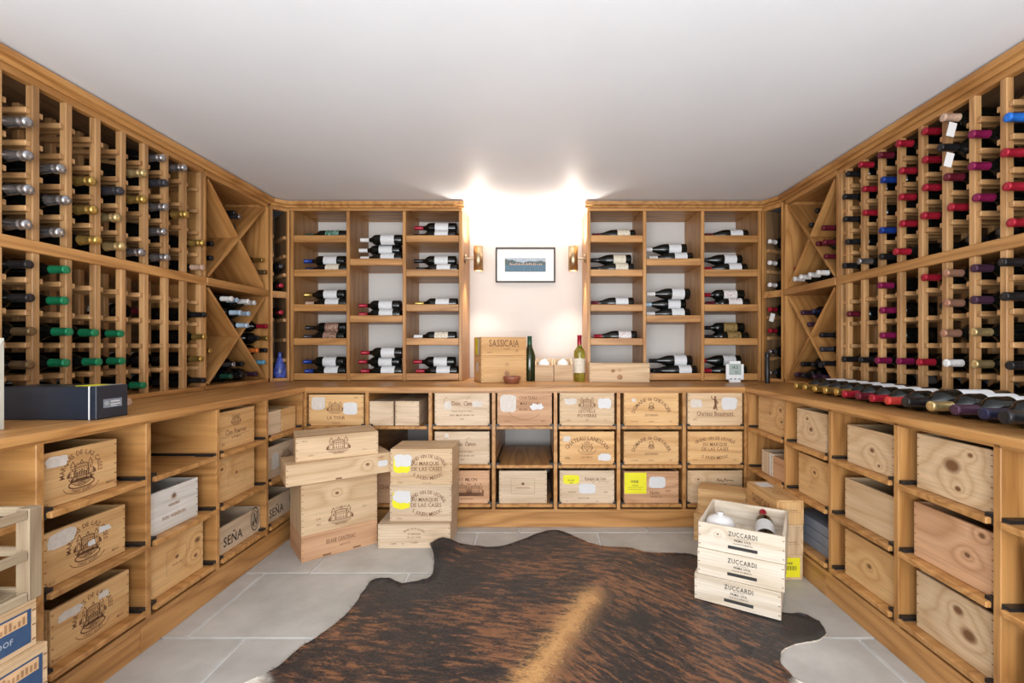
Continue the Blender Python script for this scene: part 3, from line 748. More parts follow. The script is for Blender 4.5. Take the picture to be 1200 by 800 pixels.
# bottles lying on the open shelves, necks to one side
SHN = {'L': 'shelves beside ceramic bottle', 'R': 'shelves behind thermometer'}
ORD = {5: 'top', 4: 'second', 3: 'third', 2: 'fourth', 1: 'lowest'}
def shelf_bottles(side, col, shelf, caps, labs, kind, rowname, shift=0.0, g='black_glass', extra=None):
    xs = XS_L if side == 'L' else XS_R
    a, b_ = xs[col]+.0125, xs[col+1]-.0125
    r_ = PROF[kind][4][0]+.0012
    n_ = len(caps)
    shelf -= .0278      # the board lies below the top of its lip
    # one column of bottles two or three high at the front: front row plus one nested above/behind
    y0 = UB+.03+r_
    pos = {1: [(y0, r_)], 2: [(y0, r_), (y0+r_*1.1, r_+r_*1.70)], 3: [(y0, r_), (y0+2*r_+.002, r_), (y0+r_+.001, r_*(1+1.74))],
           4: [(y0, r_), (y0+r_*1.1, r_+r_*1.70), (y0+2*r_*1.12, r_), (y0+3*r_*1.10, r_+r_*1.70)]}[n_]
    if n_ == 3 and col == 1:   # stacked three high on the tall shelves
        pos = [(y0, r_), (y0+r_*1.1, r_*2.70), (y0, r_*4.40)]
    if n_ == 2: pos = [(y0, r_), (y0+r_*1.1, r_*2.70)]
    sup = n_ >= 2
    for i, ((y, z), cap, lab) in enumerate(zip(pos, caps, labs)):
        bx = b_-.012-random.uniform(0, .02)+shift-(0.02 if i % 2 else 0)
        desc = {0: 'front', 1: 'stacked', 2: 'topmost', 3: 'rear'}[i] if n_ > 1 else 'single'
        l_ = f'{desc} {hy(cap)}-capped bottle with {lab} label, {rowname}, {SHN[side]}'
        bottle((bx, y, shelf+.0005+z), (-1, random.uniform(-.01, .01), 0), cap, lab, kind, g, l_, None, (0, -1, .45))
    if sup:   # a rear bottle carries the upper one
        yr = y0+2.2*r_
        bottle((b_-.02+shift, yr, shelf+.0005+r_), (-1, 0, 0), caps[0], labs[0], kind, g, f'half hidden rear bottle under the stack, {rowname}, {SHN[side]}', None, (0, -1, .45))
SA = lambda i: SH_A[i]
B_ = 'bordeaux'; G_ = 'burgundy'
shelf_bottles('L', 0, SA(4), ['dark green'], ['green'], B_, 'top shelf, corner-side column')
shelf_bottles('L', 0, SA(3), ['navy', 'blue'], ['cream', 'white'], B_, 'second shelf, corner-side column')
shelf_bottles('L', 0, SA(2), ['beige', 'gold'], ['white', 'white'], B_, 'third shelf, corner-side column')
shelf_bottles('L', 0, SA(1), ['charcoal', 'black'], ['brown', 'brown'], B_, 'fourth shelf, corner-side column')
shelf_bottles('L', 0, SA(0), ['blue', 'blue'], ['white', 'white'], B_, 'lowest shelf, corner-side column')
shelf_bottles('L', 1, SH_B[2], ['white']*3, ['white']*3, B_, 'upper tall shelf, middle column')
shelf_bottles('L', 1, SH_B[1], ['red', 'red'], ['white', 'white'], B_, 'central tall shelf, middle column')
shelf_bottles('L', 1, SH_B[0], ['red']*3, ['white']*3, B_, 'lowest tall shelf, middle column')
shelf_bottles('L', 2, SA(4), ['black', 'red'], ['white', 'white'], B_, 'top shelf, niche-side column')
shelf_bottles('L', 2, SA(3), ['black', 'black'], ['white', 'white'], B_, 'second shelf, niche-side column')
shelf_bottles('L', 2, SA(2), ['gold'], ['white'], B_, 'third shelf, niche-side column')
shelf_bottles('L', 2, SA(1), ['white'], ['cream'], B_, 'fourth shelf, niche-side column')
shelf_bottles('L', 2, SA(0), ['red', 'red'], ['white', 'white'], B_, 'lowest shelf, niche-side column')
shelf_bottles('R', 0, SA(4), ['burgundy'], ['cream'], G_, 'top shelf, niche-side column', -.03)
shelf_bottles('R', 0, SA(3), ['black', 'black'], ['cream', 'cream'], G_, 'second shelf, niche-side column', -.03)
shelf_bottles('R', 0, SA(2), ['burgundy'], ['white'], G_, 'third shelf, niche-side column', -.03)
shelf_bottles('R', 0, SA(1), ['red'], ['red crest'], G_, 'fourth shelf, niche-side column', -.02)
shelf_bottles('R', 1, SH_B[2], ['white', 'white'], ['white', 'white'], G_, 'upper tall shelf, middle column', -.03)
shelf_bottles('R', 1, SH_B[1], ['white', 'pale blue', 'white'], ['white']*3, G_, 'central tall shelf, middle column', -.04)
shelf_bottles('R', 1, SH_B[0], ['black', 'black'], ['white', 'white'], G_, 'lowest tall shelf, middle column', 0)
shelf_bottles('R', 2, SA(4), ['burgundy'], ['white'], G_, 'top shelf, corner-side column', -.03)
shelf_bottles('R', 2, SA(3), ['red', 'charcoal'], ['white', 'white'], G_, 'second shelf, corner-side column', -.03)
shelf_bottles('R', 2, SA(2), ['burgundy', 'red'], ['red crest', 'red crest'], B_, 'third shelf, corner-side column', -.02)
shelf_bottles('R', 2, SA(1), ['black', 'black'], ['gold', 'gold'], B_, 'fourth shelf, corner-side column', -.02)
shelf_bottles('R', 2, SA(0), ['red', 'red'], ['white', 'white'], G_, 'lowest shelf, corner-side column', -.03)
# bottles lying side by side on the worktop
Z1 = ZT+.0005
lying = [(2.35, 'gold', 1, B_), (2.27, 'gold', 1, B_), (2.19, 'gold', 1, B_), (2.11, 'gold', 1, B_), (2.03, 'gold', 1, B_), (1.945, 'red', 1, B_), (1.865, 'burgundy', 1, B_),
         (1.785, 'red', 1, B_), (1.705, 'coral', 1, B_), (1.612, 'black', 1.16, B_), (1.52, 'pale gold', 1.1, B_), (1.432, 'purple', 1.1, B_), (1.342, 'navy', 1.12, B_), (1.246, 'black', 1.25, B_), (1.15, 'burgundy', 1.15, B_)]
LD = {'red': 'bottle with red and white capsule lying next to the gold ones on the worktop'}
for i, (y, cap, s_, k) in enumerate(lying):
    r_ = PROF[k][4][0]*s_
    tipx = min(1.285+(.02 if cap == 'gold' else 0), 1.628-.302*s_)
    l_ = {'gold': 'bottle with gold capsule in the row lying on the worktop', 'coral': 'bottle with coral red capsule lying on the worktop',
          'burgundy': 'bottle with burgundy capsule lying on the worktop between two red ones', 'purple': 'bottle with dull purple capsule lying on the worktop',
          'navy': 'bottle with navy blue capsule lying on the worktop', 'pale gold': 'single bottle with pale gold capsule lying on the worktop',
          'black': 'large black bottle lying on the worktop', 'red': 'bottle with red capsule lying on the worktop'}[cap]
    grp = {'gold': 'gold capsule bottles lying on the worktop', 'black': 'large black bottles lying on the worktop', 'red': 'red capsule bottles lying on the worktop'}.get(cap)
    if i == 5: l_ = 'red capped bottle lying on the worktop right beside the gold capped row'; grp = None
    if i == 7: l_ = 'red capped bottle lying on the worktop beside the coral capped one'; grp = None
    if i == 9: l_ = 'large black bottle lying between the coral and pale gold capped bottles'; grp = None
    if i == 13: l_ = 'large black bottle lying beside the navy capped bottle on the worktop'; grp = None
    if i == 14: l_ = 'burgundy bottle at the near end of the row lying on the worktop'
    bottle((tipx+.302*s_, y+.0, Z1+r_), (-1, random.uniform(-.01, .01), 0), cap, 'white', k, 'black_glass', l_, grp, (-.1, 0, 1), scale=s_)

# ------------------------------------------------------------------ wooden wine cases
TICKS = {}
def case(loc, rz, w_, h_, d_, wood_='pine', label='', group=None, prints=(), lid=True, knots=None, name='wine_case', flip=False):
    """w across the front, d deep, origin at the middle of the front's foot; front looks along local -y"""
    t = thing(name, label, 'wine case', loc, rz, group)
    th = .011
    hh = h_-(.009 if lid else 0)
    fm = pick(wood_, (w_, th, hh))
    if knots:
        nm = f'{wood_} knotted {len(MAT)}'
        wood(nm, *PINES[wood_], 'x', rough=.6, rings=5, knots=knots, vary=.05); fm = nm
    link('front_panel', box_mesh(w_, th, hh, fm, .0012), t, (0, th/2, hh/2))
    lbox('back_panel', t, (0, d_-th/2, hh/2), (w_, th, hh), wood_, .0012)
    for q in (-1, 1): lbox('side_panel', t, (q*(w_/2-th/2), d_/2, hh/2), (th, d_-2*th-.0005, hh), wood_, .0012)
    lbox('base_panel', t, (0, d_/2, .005), (w_-2*th-.001, d_-2*th-.001, .009), wood_)
    if lid: lbox('lid', t, (0, d_/2, h_-.0043), (w_, d_, .0085), wood_, .0012)
    k = max(3, int(hh/.03)); key = (round(w_, 3), round(hh, 3))
    if key not in TICKS:
        I = Ink()
        for q in (-1, 1):
            for i in range(k):
                z = hh*(i+.5)/k; I.rect(q*(w_/2-.006)-.0035, z-.0016, q*(w_/2-.006)+.0035, z+.0016)
        TICKS[key] = mesh_obj('x', I.v, I.f, 'ink').data; bpy.data.objects.remove(bpy.data.objects[-1] if False else [o for o in C.objects if o.data == TICKS[key]][0])
    o = link('corner_nail', TICKS[key], t, (0, -.0006, 0)); o['kind'] = 'stuff'
    ink = {}
    for p in prints:
        if p[0] == 'ink': ink.setdefault(p[1], []).append(p[2])
        elif p[0] == 'paper':
            _, cx, cz, pw, ph, m_, rag, seed = p
            pts = ragged(cx, cz, pw, ph, seed, rag) if rag else [(cx-pw/2, cz-ph/2), (cx+pw/2, cz-ph/2), (cx+pw/2, cz+ph/2), (cx-pw/2, cz+ph/2)]
            off = .0010 if m_ != 'yellow_paper' else .0008
            mesh_obj('paper_label', [(a, 0, b_) for a, b_ in pts], [tuple(range(len(pts)))], m_, t, (0, -off, h_/2))
    for m_, fs in ink.items():
        I = Ink()
        for f in fs: f(I)
        I.build('printed_mark', m_, t, (0, -.0005 if m_ == 'ink' else -.0012, h_/2))['kind'] = 'stuff'
    return t
def K(f, m_='ink'): return ('ink', m_, f)
# what is printed on the fronts
def pr_marquis(s=1.12): return [K(lambda I: (I.text('MARQUIS DE LAS CASES', 0, .056*s, .0185*s, arc=.054*s, gap=.10), I.ring(0, 0, .038*s, .036*s, .0016, 200, 340),
        I.chateau(0, .010*s, .040*s), I.chateau(0, -.008*s, .030*s), I.ring(0, -.03*s, .036*s, .012*s, .004), I.crest(0, -.03*s, .012*s), I.ring(0, -.034*s, .05*s, .022*s, .002, 185, 355), I.text('SAINT JULIEN', 0, -.050*s, .011*s, arc=.06*s, bend=-1),
        I.text('12 BOT', -.1*s, -.062*s, .009*s), I.text('MEDOC', .085*s, -.05*s, .008*s)))]
def pr_lascases(s=1.0): return [K(lambda I: (I.text('GRAND VIN DE LEOVILLE', 0, .06*s, .0215*s, arc=.115*s, ry=.075*s, gap=.08), I.text('DU MARQUIS', 0, .022*s, .025*s), I.text('DE LAS CASES', 0, -.008*s, .025*s),
        I.text('S. JULIEN MEDOC', 0, -.058*s, .0215*s, arc=.105*s, ry=.07*s, bend=-1), I.text('12 Btes', -.09*s, -.082*s, .009*s), I.text('MIS EN BOUTEILLE', .06*s, -.084*s, .006*s)))]
def pr_chevalier(): return [K(lambda I: (I.text('DOMAINE de CHEVALIER', 0, .062, .030, arc=.115, gap=.07), I.ring(0, .022, .012, .019, .003), I.ring(0, .006, .017, .012, .003), I.crest(0, .012, .016),
        I.text('LEOGNAN', 0, -.034, .019), I.text('12 BOUTEILLES', -.10, -.073, .008), I.text('GRAVES', 0, -.073, .010), I.text('2005', .115, -.073, .010)))]
def pr_script(top, y=0.0): return [K(lambda I: (I.text(top, 0, .025+y, .036, gap=.04, squash=.7), I.ring(-.095, .04+y, .012, .02, .0018, 40, 330), I.ring(.04, .042+y, .012, .02, .0018, 30, 330),
        I.text('Premier Grand Cru Classe', 0, -.02+y, .013), I.text('SAINT EMILION GRAND CRU', 0, -.045+y, .013), I.text('2003', 0, -.068+y, .012)))]
YP, WP, TP = 'yellow_paper', 'white_paper', 'torn_paper'
# left-hand bays (front faces +x)
FXL, FXR = XL-.025, XR+.022
def left_case(y0, y1, row, h_, d_=.5, **k):
    k.setdefault('lid', False)
    return case((FXL, (y0+y1)/2, TRAY_Z[row]), PI/2, y1-y0, h_, d_, **k)
def right_case(y0, y1, row, h_, d_=.48, **k):
    k.setdefault('lid', False)
    return case((FXR, (y0+y1)/2, TRAY_Z[row]), -PI/2, y1-y0, h_, d_, **k)
left_case(1.318, 1.558, 0, .160, wood_='honey', label='pine wine case with round crest print on the uppermost tray under the navy box', prints=pr_marquis()+[('paper', -.075, .05, .07, .035, TP, .2, 3)])
left_case(1.325, 1.59, 1, .160, wood_='honey', label='pine wine case with round crest print and torn white paper across it', prints=pr_marquis()+[('paper', -.08, .05, .09, .05, TP, .2, 4), ('paper', .055, .028, .05, .022, WP, .35, 5), ('paper', .012, -.002, .03, .02, WP, .35, 6)])
left_case(1.345, 1.605, 2, .162, wood_='honey', label='pine wine case with round crest print on the lowest tray by the blue boxes', prints=pr_marquis()+[('paper', -.07, .045, .08, .03, TP, .3, 7), ('paper', .035, .045, .04, .025, TP, .3, 8)])
left_case(1.675, 1.93, 1, .158, wood_='whitewash', label='white wine case with small gold emblem on the tray below the empty bay', prints=[K(lambda I: (I.crest(0, .042, .016), I.disc(0, .042, .008, .008), I.text('VIGNOBLE', 0, .012, .014), I.text('TON VIGNERON', 0, -.03, .018)), 'brown_print')])
left_case(1.675, 1.96, 2, .2, wood_='honey', label='honey pine wine case with a boxed stamp below the white case', knots=[(.11, .03, .012), (.10, -.03, .008)], prints=[K(lambda I: (I.poly([(-.05, -.045), (.05, -.045), (.05, .045), (-.05, .045), (-.05, -.045)], .001), I.disc(0, .01, .009, .007), I.text('GRAND VIN', 0, -.015, .01)))])
left_case(2.035, 2.315, 0, .175, wood_='honey', label='pine wine case with engraved arch and script, tray next to small pale boxes', prints=[K(lambda I: (I.chateau(0, .045, .035), I.text('Clos Fourtet', 0, -.01, .034, squash=.8), I.text('SAINT EMILION', 0, -.038, .011), I.line(-.1, -.03, .1, -.03), I.text('2006', -.09, -.06, .012)))])
left_case(2.04, 2.315, 1, .2, wood_='honey', label='dark honey pine wine case with faint framed stamp above the open crate', knots=[(-.1, .05, .008)], prints=[K(lambda I: (I.poly([(-.06, -.04), (.06, -.04), (.06, .05), (-.06, .05), (-.06, -.04)], .0008), I.disc(0, .012, .006, .008), I.line(-.02, -.01, .02, -.01)))])
def sena(y0, y1, label):
    left_case(y0, y1, 2, .122, d_=.3, wood_='pale', label=label, lid=False, prints=[K(lambda I: (I.text('SEÑA', -.05, -.012, .062, gap=.1), I.ring(.115, .012, .032, .055, .005), I.ring(.115, .012, .02, .04, .003), I.scribble(.115, .012, .04, .07, 16, .005, 4)), 'black_ink')])
sena(2.04, 2.365, 'open topped pale crate with black lettering and oval emblem on the lowest tray')
sena(2.42, 2.70, 'open topped pale crate with black lettering behind the tall stack of cases')
left_case(2.41, 2.555, 0, .125, wood_='pale', label='small pale wooden box on the uppermost tray, the nearer of two'); left_case(2.565, 2.71, 0, .125, wood_='honey', label='small honey wooden box on the uppermost tray by the corner')
left_case(2.42, 2.70, 1, .17, wood_='pale', label='pale wine case with torn white label beside the tall floor stack', prints=[('paper', -.06, .0, .07, .09, TP, .1, 12), K(lambda I: (I.chateau(.05, .02, .05), I.text('CHATEAU', .04, -.05, .02)))])
# right-hand bays (front faces -x)
right_case(2.385, 2.66, 0, .197, wood_='honey', label='honey wine case with framed stamp and two knots by the worktop corner', knots=[(.105, .04, .010), (.115, -.02, .009)], prints=[K(lambda I: (I.poly([(-.06, -.05), (.06, -.05), (.06, .05), (-.06, .05), (-.06, -.05)], .001), I.disc(0, .01, .012, .010), I.line(-.03, -.015, .03, -.015, .002), I.line(-.04, -.03, .04, -.03)), 'brown_print')])
right_case(2.50, 2.62, 1, .122, wood_='pale', label='small pale wooden box with a paper strip behind the floor stack', prints=[('paper', .04, 0, .02, .12, WP, 0, 1)])
right_case(2.375, 2.49, 1, .115, wood_='rosy', label='small rosy wooden box next to the pale box with paper strip')
right_case(2.03, 2.265, 0, .172, wood_='pine', label='plain pine wine case with twin soft knots above the stamped honey case', knots=[(.0, .0, .012), (-.03, .045, .008)])
right_case(1.99, 2.25, 1, .19, wood_='honey', label='honey pine wine case with dark reddish knot and small stamp', knots=[(-.0, .03, .009)], prints=[K(lambda I: (I.crest(-.02, -.02, .01), I.text('GRAND VIN', -.02, -.045, .01)), 'brown_print')])
right_case(1.645, 1.895, 0, .152, wood_='pine', label='plain pale pine wine case with one knot right of the narrow case', knots=[(.015, .0, .010), (.05, -.05, .006)])
right_case(1.635, 1.91, 1, .163, wood_='pine', label='clean straight grained pine wine case in the middle of three')
right_case(1.63, 1.91, 2, .185, wood_='honey', label='honey pine wine case with single central knot on the lowest tray', knots=[(-.0, .0, .010)])
right_case(1.286, 1.548, 0, .18, wood_='pine', label='pine wine case with large round eye knot under the navy capsule bottle', knots=[(-.0, .015, .024), (.06, .06, .007), (.02, -.05, .009)])
right_case(1.283, 1.56, 1, .18, wood_='rosy', label='rosy pine wine case with small dark knot in the middle tray', knots=[(.055, -.005, .009), (.1, .07, .008)])
right_case(1.283, 1.55, 2, .185, wood_='pine', label='pine wine case with two large pale knots on the lowest tray', knots=[(.055, -.01, .02), (.02, .045, .014)], )
right_case(.92, 1.20, 1, .175, wood_='pale', label='pale wine case on the middle tray of the near end bay')
right_case(.92, 1.20, 2, .17, wood_='pine', label='plain pine wine case on the lowest tray of the near end bay')
# shallow grey folders in the dark low bay
for i in range(3):
    o = wbox('flat_box', None, XR+.03, XR+.36, 2.00, 2.30, TRAY_Z[2]+.001+.045*i, TRAY_Z[2]+.001+.045*i+.042, 'grey_card', .002)
    tag(o, ('lowest', 'middle', 'topmost')[i]+' flat blue grey box in the dark low bay behind the floor stack', 'box', 'flat grey boxes in the low bay')
# back bays (front faces -y)
def back_case(col, row, w_=.326, h_=.195, d_=.42, dx=0, **k):
    k.setdefault('lid', False)
    return case(((BACK_X[col]+BACK_X[col+1])/2+dx, YB+.004, TRAY_Z[row]), 0, w_, h_, d_, **k)
def bl(col, row): return f'{["uppermost", "middle", "lowest"][row]} tray'
back_case(0, 0, wood_='honey', h_=.185, label='pine wine case with engraved house and two white labels by the inner corner', prints=[K(lambda I: (I.chateau(-.005, .02, .05), I.text('LA TOUR', 0, -.045, .028), I.text('2004', .12, .075, .012), I.text('PAUILLAC', 0, -.075, .012))), ('paper', -.105, .04, .085, .08, TP, .08, 2), ('paper', .085, .01, .085, .075, WP, .06, 9)])
back_case(0, 1, wood_='pine', label='pine wine case hidden behind the tall floor stack, middle tray'); back_case(0, 2, wood_='pine', label='pine wine case hidden behind the tall floor stack, lowest tray')
case((-.932, YB+.004, TRAY_Z[0]), 0, .142, .145, .45, 'pale', 'narrow pale wooden box, first of a pair on the uppermost tray'); case((-.778, YB+.004, TRAY_Z[0]), 0, .142, .145, .45, 'pale', 'narrow pale wooden box, second of a pair next to the script case')
back_case(1, 2, wood_='rosy', label='rosy wine case glimpsed behind the two floor stacks', prints=[K(lambda I: I.text('CHATEAU', -.05, 0, .03))])
back_case(2, 0, wood_='pale', label='pale wine case with curly script and two scuffed patches on the uppermost tray', prints=pr_script('Dom.  Cana', .01)+[('paper', -.085, .025, .05, .06, TP, .4, 21), ('paper', .09, .03, .075, .045, TP, .4, 22)])
back_case(2, 1, wood_='pale', label='pale wine case with curly script on the middle tray beside the short stack', prints=pr_script('Chateau  Canon', 0)+[('paper', -.09, .075, .03, .03, TP, .3, 23)])
back_case(2, 2, wood_='rosy', label='rosy wine case with wide engraved view beside the short stack', prints=[K(lambda I: (I.text('CHATEAU', -.05, .07, .02), I.text('DUHART MILON', .0, .045, .028), I.chateau(0, -.01, .055), I.chateau(.08, -.01, .05), I.rect(-.1, -.055, .13, -.035), I.text('ROTHSCHILD', .03, -.07, .014)))])
back_case(3, 0, wood_='rosy', label='rosy wine case with torn blank label above the empty tray', prints=[('paper', -.098, .035, .10, .105, TP, .06, 24), ('paper', .075, .015, .10, .045, WP, .45, 25), K(lambda I: (I.text('CHATEAU', .02, .07, .026), I.text('MARGAUX', .03, .035, .026), I.text('GRAND CRU', .01, .0, .018), I.ring(0, .0, .10, .06, .002, 200, 330), I.text('12 btes', -.10, -.07, .014), I.text('2000', .11, -.07, .014)))])
back_case(3, 2, w_=.285, h_=.193, wood_='pale', dx=-.01, label='narrow pale wine case with fine framed stamp below the empty tray', prints=[K(lambda I: (I.poly([(-.07, -.04), (.07, -.04), (.07, .05), (-.07, .05), (-.07, -.04)], .0011), I.disc(0, .02, .010, .008), I.line(-.04, -.005, .04, -.005, .003)))])
back_case(4, 0, wood_='pine', label='wine case with engraved house and two worn patches on the uppermost tray', prints=[K(lambda I: (I.chateau(0, .04, .05), I.text('LEOVILLE', 0, -.01, .028), I.text('POYFERRE', 0, -.038, .028), I.text('12 Btes', -.11, -.065, .010), I.text('2001', 0, -.063, .011), I.text('75 cl', .11, -.065, .010))), ('paper', -.10, .045, .085, .045, TP, .3, 26), ('paper', .105, .035, .09, .065, WP, .2, 27)])
back_case(4, 1, wood_='honey', label='wine case with arched heavy lettering over a crest', prints=[K(lambda I: (I.text('CHATEAU LANESSAN', 0, .060, .034, arc=.16, gap=.06), I.crest(0, .005, .04), I.ring(0, -.01, .052, .028, .003, 170, 370), I.text('HAUT MEDOC', 0, -.055, .012), I.text('1996', -.115, -.06, .02))), ('paper', -.12, .055, .05, .035, TP, .3, 28), ('paper', .105, -.055, .085, .05, WP, .3, 29)])
back_case(4, 2, wood_='pale', label='pale wine case with small yellow sticker and white label below the arched case', prints=[('paper', -.095, .045, .10, .055, YP, .05, 30), ('paper', .0, -.01, .10, .06, WP, .08, 31), K(lambda I: (I.text('Rouget de Lisle', .05, .05, .022), I.scribble(.06, .035, .14, .02, 18, .0015, 5), I.text('CHATEAU', -.09, -.03, .012), I.text('2005', .11, -.03, .012), I.text('Cuvee Prestige', -.02, -.065, .012), I.text('12', -.12, -.085, .011), I.text('75cl', .06, -.085, .010))), K(lambda I: (I.text('FRAGILE', -.095, .04, .012), I.text('WINE', -.095, .025, .010)), 'black_ink')])
for row in (0, 1):
    back_case(5, row, wood_='honey', label='honey wine case with arched lettering over a looped emblem, '+('uppermost tray' if row == 0 else 'above the yellow stickered case'), prints=pr_chevalier()+([('paper', -.105, .055, .03, .025, TP, .3, 33)] if row == 0 else []))
back_case(5, 2, wood_='rosy', label='rosy wine case with large yellow sticker and white label', h_=.19, prints=[('paper', -.095, .025, .13, .125, YP, 0, 34), ('paper', .035, .03, .10, .07, WP, .05, 35), K(lambda I: (I.text('Nuits', .02, -.03, .03), I.text('GRAND CRU', .03, -.055, .014), I.text('SAINT', .1, -.02, .014))), K(lambda I: (I.text('WINE', -.10, .035, .022), I.text('FRAGILE', -.095, .012, .010), I.line(-.14, 0, -.05, 0), I.line(-.14, -.012, -.06, -.012)), 'black_ink')])
back_case(6, 0, wood_='pine', label='wine case with standing figure print and script by the corner', prints=[K(lambda I: (I.disc(0, .072, .006, .007), I.poly([(0, .065), (.004, .03), (-.006, .0)], .014), I.poly([(.004, .03), (.012, -.005)], .007), I.poly([(0, .055), (-.02, .065), (-.022, .08)], .005), I.poly([(.002, .055), (.018, .04), (.01, .03)], .005),
          I.text('Chateau Beaumont', 0, -.025, .036, squash=.75), I.line(-.12, -.045, .12, -.04, .002), I.text('2003', -.12, -.06, .012))), ('paper', -.11, .035, .075, .055, TP, .2, 36), ('paper', .085, .035, .10, .08, WP, .15, 37)])
back_case(6, 1, wood_='honey', label='wine case with oval block lettering on the middle tray by the corner', prints=[K(lambda I: (I.text('GRAND VIN DE LEOVILLE', 0, .06, .026, arc=.16, ry=.08, gap=.08), I.text('DU MARQUIS', 0, .022, .028), I.text('DE LAS CASES', 0, -.006, .028), I.text('S. JULIEN MEDOC', 0, -.058, .024, arc=.15, ry=.075, bend=-1), I.text('12 Btes', -.12, -.07, .01), I.text('2002', .12, -.07, .01)))])
back_case(6, 2, wood_='pine', label='plain wine case with smudged stamp behind the brown box', knots=[(-.1, .045, .006)], prints=[K(lambda I: (I.scribble(.06, .04, .1, .02, 12, .005, 8), I.text('GRAND VIN', .03, .015, .016)))])

# floor stacks -------------------------------------------------------
RA = math.radians(38.8)
ux, uy = math.cos(RA), math.sin(RA)
def stackA(z, w_, h_, d_, du, dv, rz, **k):
    mx, my = -1.027+ux*du-uy*dv, 2.424+uy*du+ux*dv
    return case((mx, my, z), rz, w_, h_, d_, **k)
stackA(.0, .38, .128, .27, 0, 0, RA, wood_='rosy', label='rosy wine case with heavy black lettering at the foot of the tall stack', prints=[K(lambda I: (I.text('BRANE CANTENAC', .0, .012, .033, squash=.47, gap=.1), I.text('MARGAUX', .02, -.02, .012), I.rect(-.09, -.058, -.05, -.050), I.rect(.06, -.058, .1, -.050)))])
stackA(.128, .38, .262, .265, 0, .003, RA, wood_='pine', label='tall pine wine case with engraved house second from the floor', knots=[(-.02, .06, .008)], prints=[K(lambda I: (I.text('CHATEAU', 0, -.02, .014), I.chateau(0, -.055, .062), I.text('MARGAUX', 0, -.105, .012), I.text('12 B', -.11, -.06, .014), I.text('1999', -.11, -.09, .014), I.text('75 cl', .12, -.04, .012)))])
RA2 = math.radians(35)
stackA(.390, .515, .105, .22, -.004, -.025, RA2, wood_='pine', label='long flat pine case with white sticker and pale knot streak in the tall stack', knots=[(.13, .01, .008)], prints=[('paper', .21, .0, .055, .032, WP, .05, 41), K(lambda I: (I.rect(-.03, -.05, .0, -.042), I.text('6 BOT', .2, .033, .012)))])
stackA(.495, .40, .122, .235, -.01, .012, math.radians(30), wood_='pine', label='pine case with small engraved house on top of the tall stack', prints=[K(lambda I: (I.chateau(.0, .012, .058), I.text('CHATEAU', 0, -.034, .012), I.text('12 Btes', -.13, -.035, .010), I.text('75 cl', .13, -.03, .010), I.text('750 ml', -.16, .04, .009)))])
case((-.66, 2.475, 0), .02, .385, .13, .245, 'pale', 'shallow pale wine case with oval lettering at the foot of the short stack', None,
     [K(lambda I: (I.text('GRAND VIN DE LEOVILLE', 0, .04, .013, arc=.065, ry=.04), I.text('DU MARQUIS', 0, .012, .013), I.text('DE LAS CASES', 0, -.006, .013), I.text('S. JULIEN', 0, -.035, .012, arc=.06, ry=.035, bend=-1), I.text('6 BTES', -.11, -.04, .012), I.text('75cl', -.06, -.04, .01)))], lid=True)
for i, ll in enumerate(('pine wine case with oval lettering and yellow sticker, middle of the short stack', 'pine wine case with oval lettering and yellow sticker on top of the short stack')):
    case((-.635+.004*i, 2.515, .13+.196*i), .01*i, .335, .195, .235, 'pale' if i == 0 else 'pine', ll, None,
         [K(lambda I: (I.text('GRAND VIN DE LEOVILLE', .035, .06, .026, arc=.10, ry=.07, gap=.07), I.text('DU MARQUIS', .02, .02, .029), I.text('DE LAS CASES', .03, -.01, .029), I.text('S. JULIEN MEDOC', .035, -.06, .026, arc=.10, ry=.065, bend=-1), I.text('12 Btes', -.115, -.083, .012), I.text('mis en bouteille', .03, -.086, .008))),
          ('paper', -.105, .015, .10, .10, YP, .12, 50+i), ('paper', -.10, .035, .105, .075, WP, .22, 53+i)])
# pale open crates on the rug
RZ_ = math.radians(-30.4)
zmid = Vector((.8035, 1.878, 0))
zx = Vector((math.cos(RZ_), math.sin(RZ_), 0)); zy = Vector((-math.sin(RZ_), math.cos(RZ_), 0))
def pr_zuc(): return [K(lambda I: (I.text('ZUCCARDI', .01, .028, .026, gap=.16, squash=.72), I.line(-.01, .013, .03, .013, .001), I.text('PRIMA UVA', .01, .003, .013, gap=.1), I.text('VALLE DE UCO MENDOZA', .01, -.010, .007), I.rect(-.045, -.034, .065, -.021)), 'black_ink')]
for i, ll in enumerate(('bleached wooden crate with black lettering at the foot of its stack on the rug', 'bleached wooden crate with black lettering in the middle of its stack', 'open bleached wooden crate holding a bottle on top of its stack')):
    o_ = (Vector((0, 0)), Vector((.012, .004)), Vector((.014, .008)))[i]
    p = zmid+zx*o_.x+zy*o_.y
    case((p.x, p.y, .0128+.1085*i), RZ_+(.0, .01, .0)[i], .325, .107, .34, 'bleach', ll, None, pr_zuc(), lid=False, knots=[(-.085, .015, .004)] if i == 2 else None, name='wine_crate')
pc = zmid+zx*.014+zy*.008
topz = .0128+.217
# bottle in the open crate, neck up and away; wrapped glass beside it
bp_ = pc+zx*.095+zy*.03
bottle((bp_.x, bp_.y, topz+.055), (zy.x*.97-zx.x*.12, zy.y*.97-zx.y*.12, .10), 'red', 'white', 'bordeaux', 'black_glass', 'bottle with red capsule lying in the open bleached crate', None, (zx.x*.2, zx.y*.2, 1))
bq = pc-zx*.09+zy*.10
gl = thing('wrapped_bottle', 'bottle wrapped in white tissue in the open bleached crate', 'bottle', (bq.x, bq.y, topz+.01), RZ_)
lathe_obj('tissue_wrap', [(0, .0), (.05, .002), (.06, .015), (.062, .06), (.058, .08), (.046, .096), (.022, .106), (0, .108)], 'tissue', gl, (0, 0, 0), 16)
lathe_obj('tissue_twist', [(.012, .0), (.016, .004), (.010, .010), (.016, .018), (.0, .019)], 'tissue', gl, (0, 0, .1), 10)
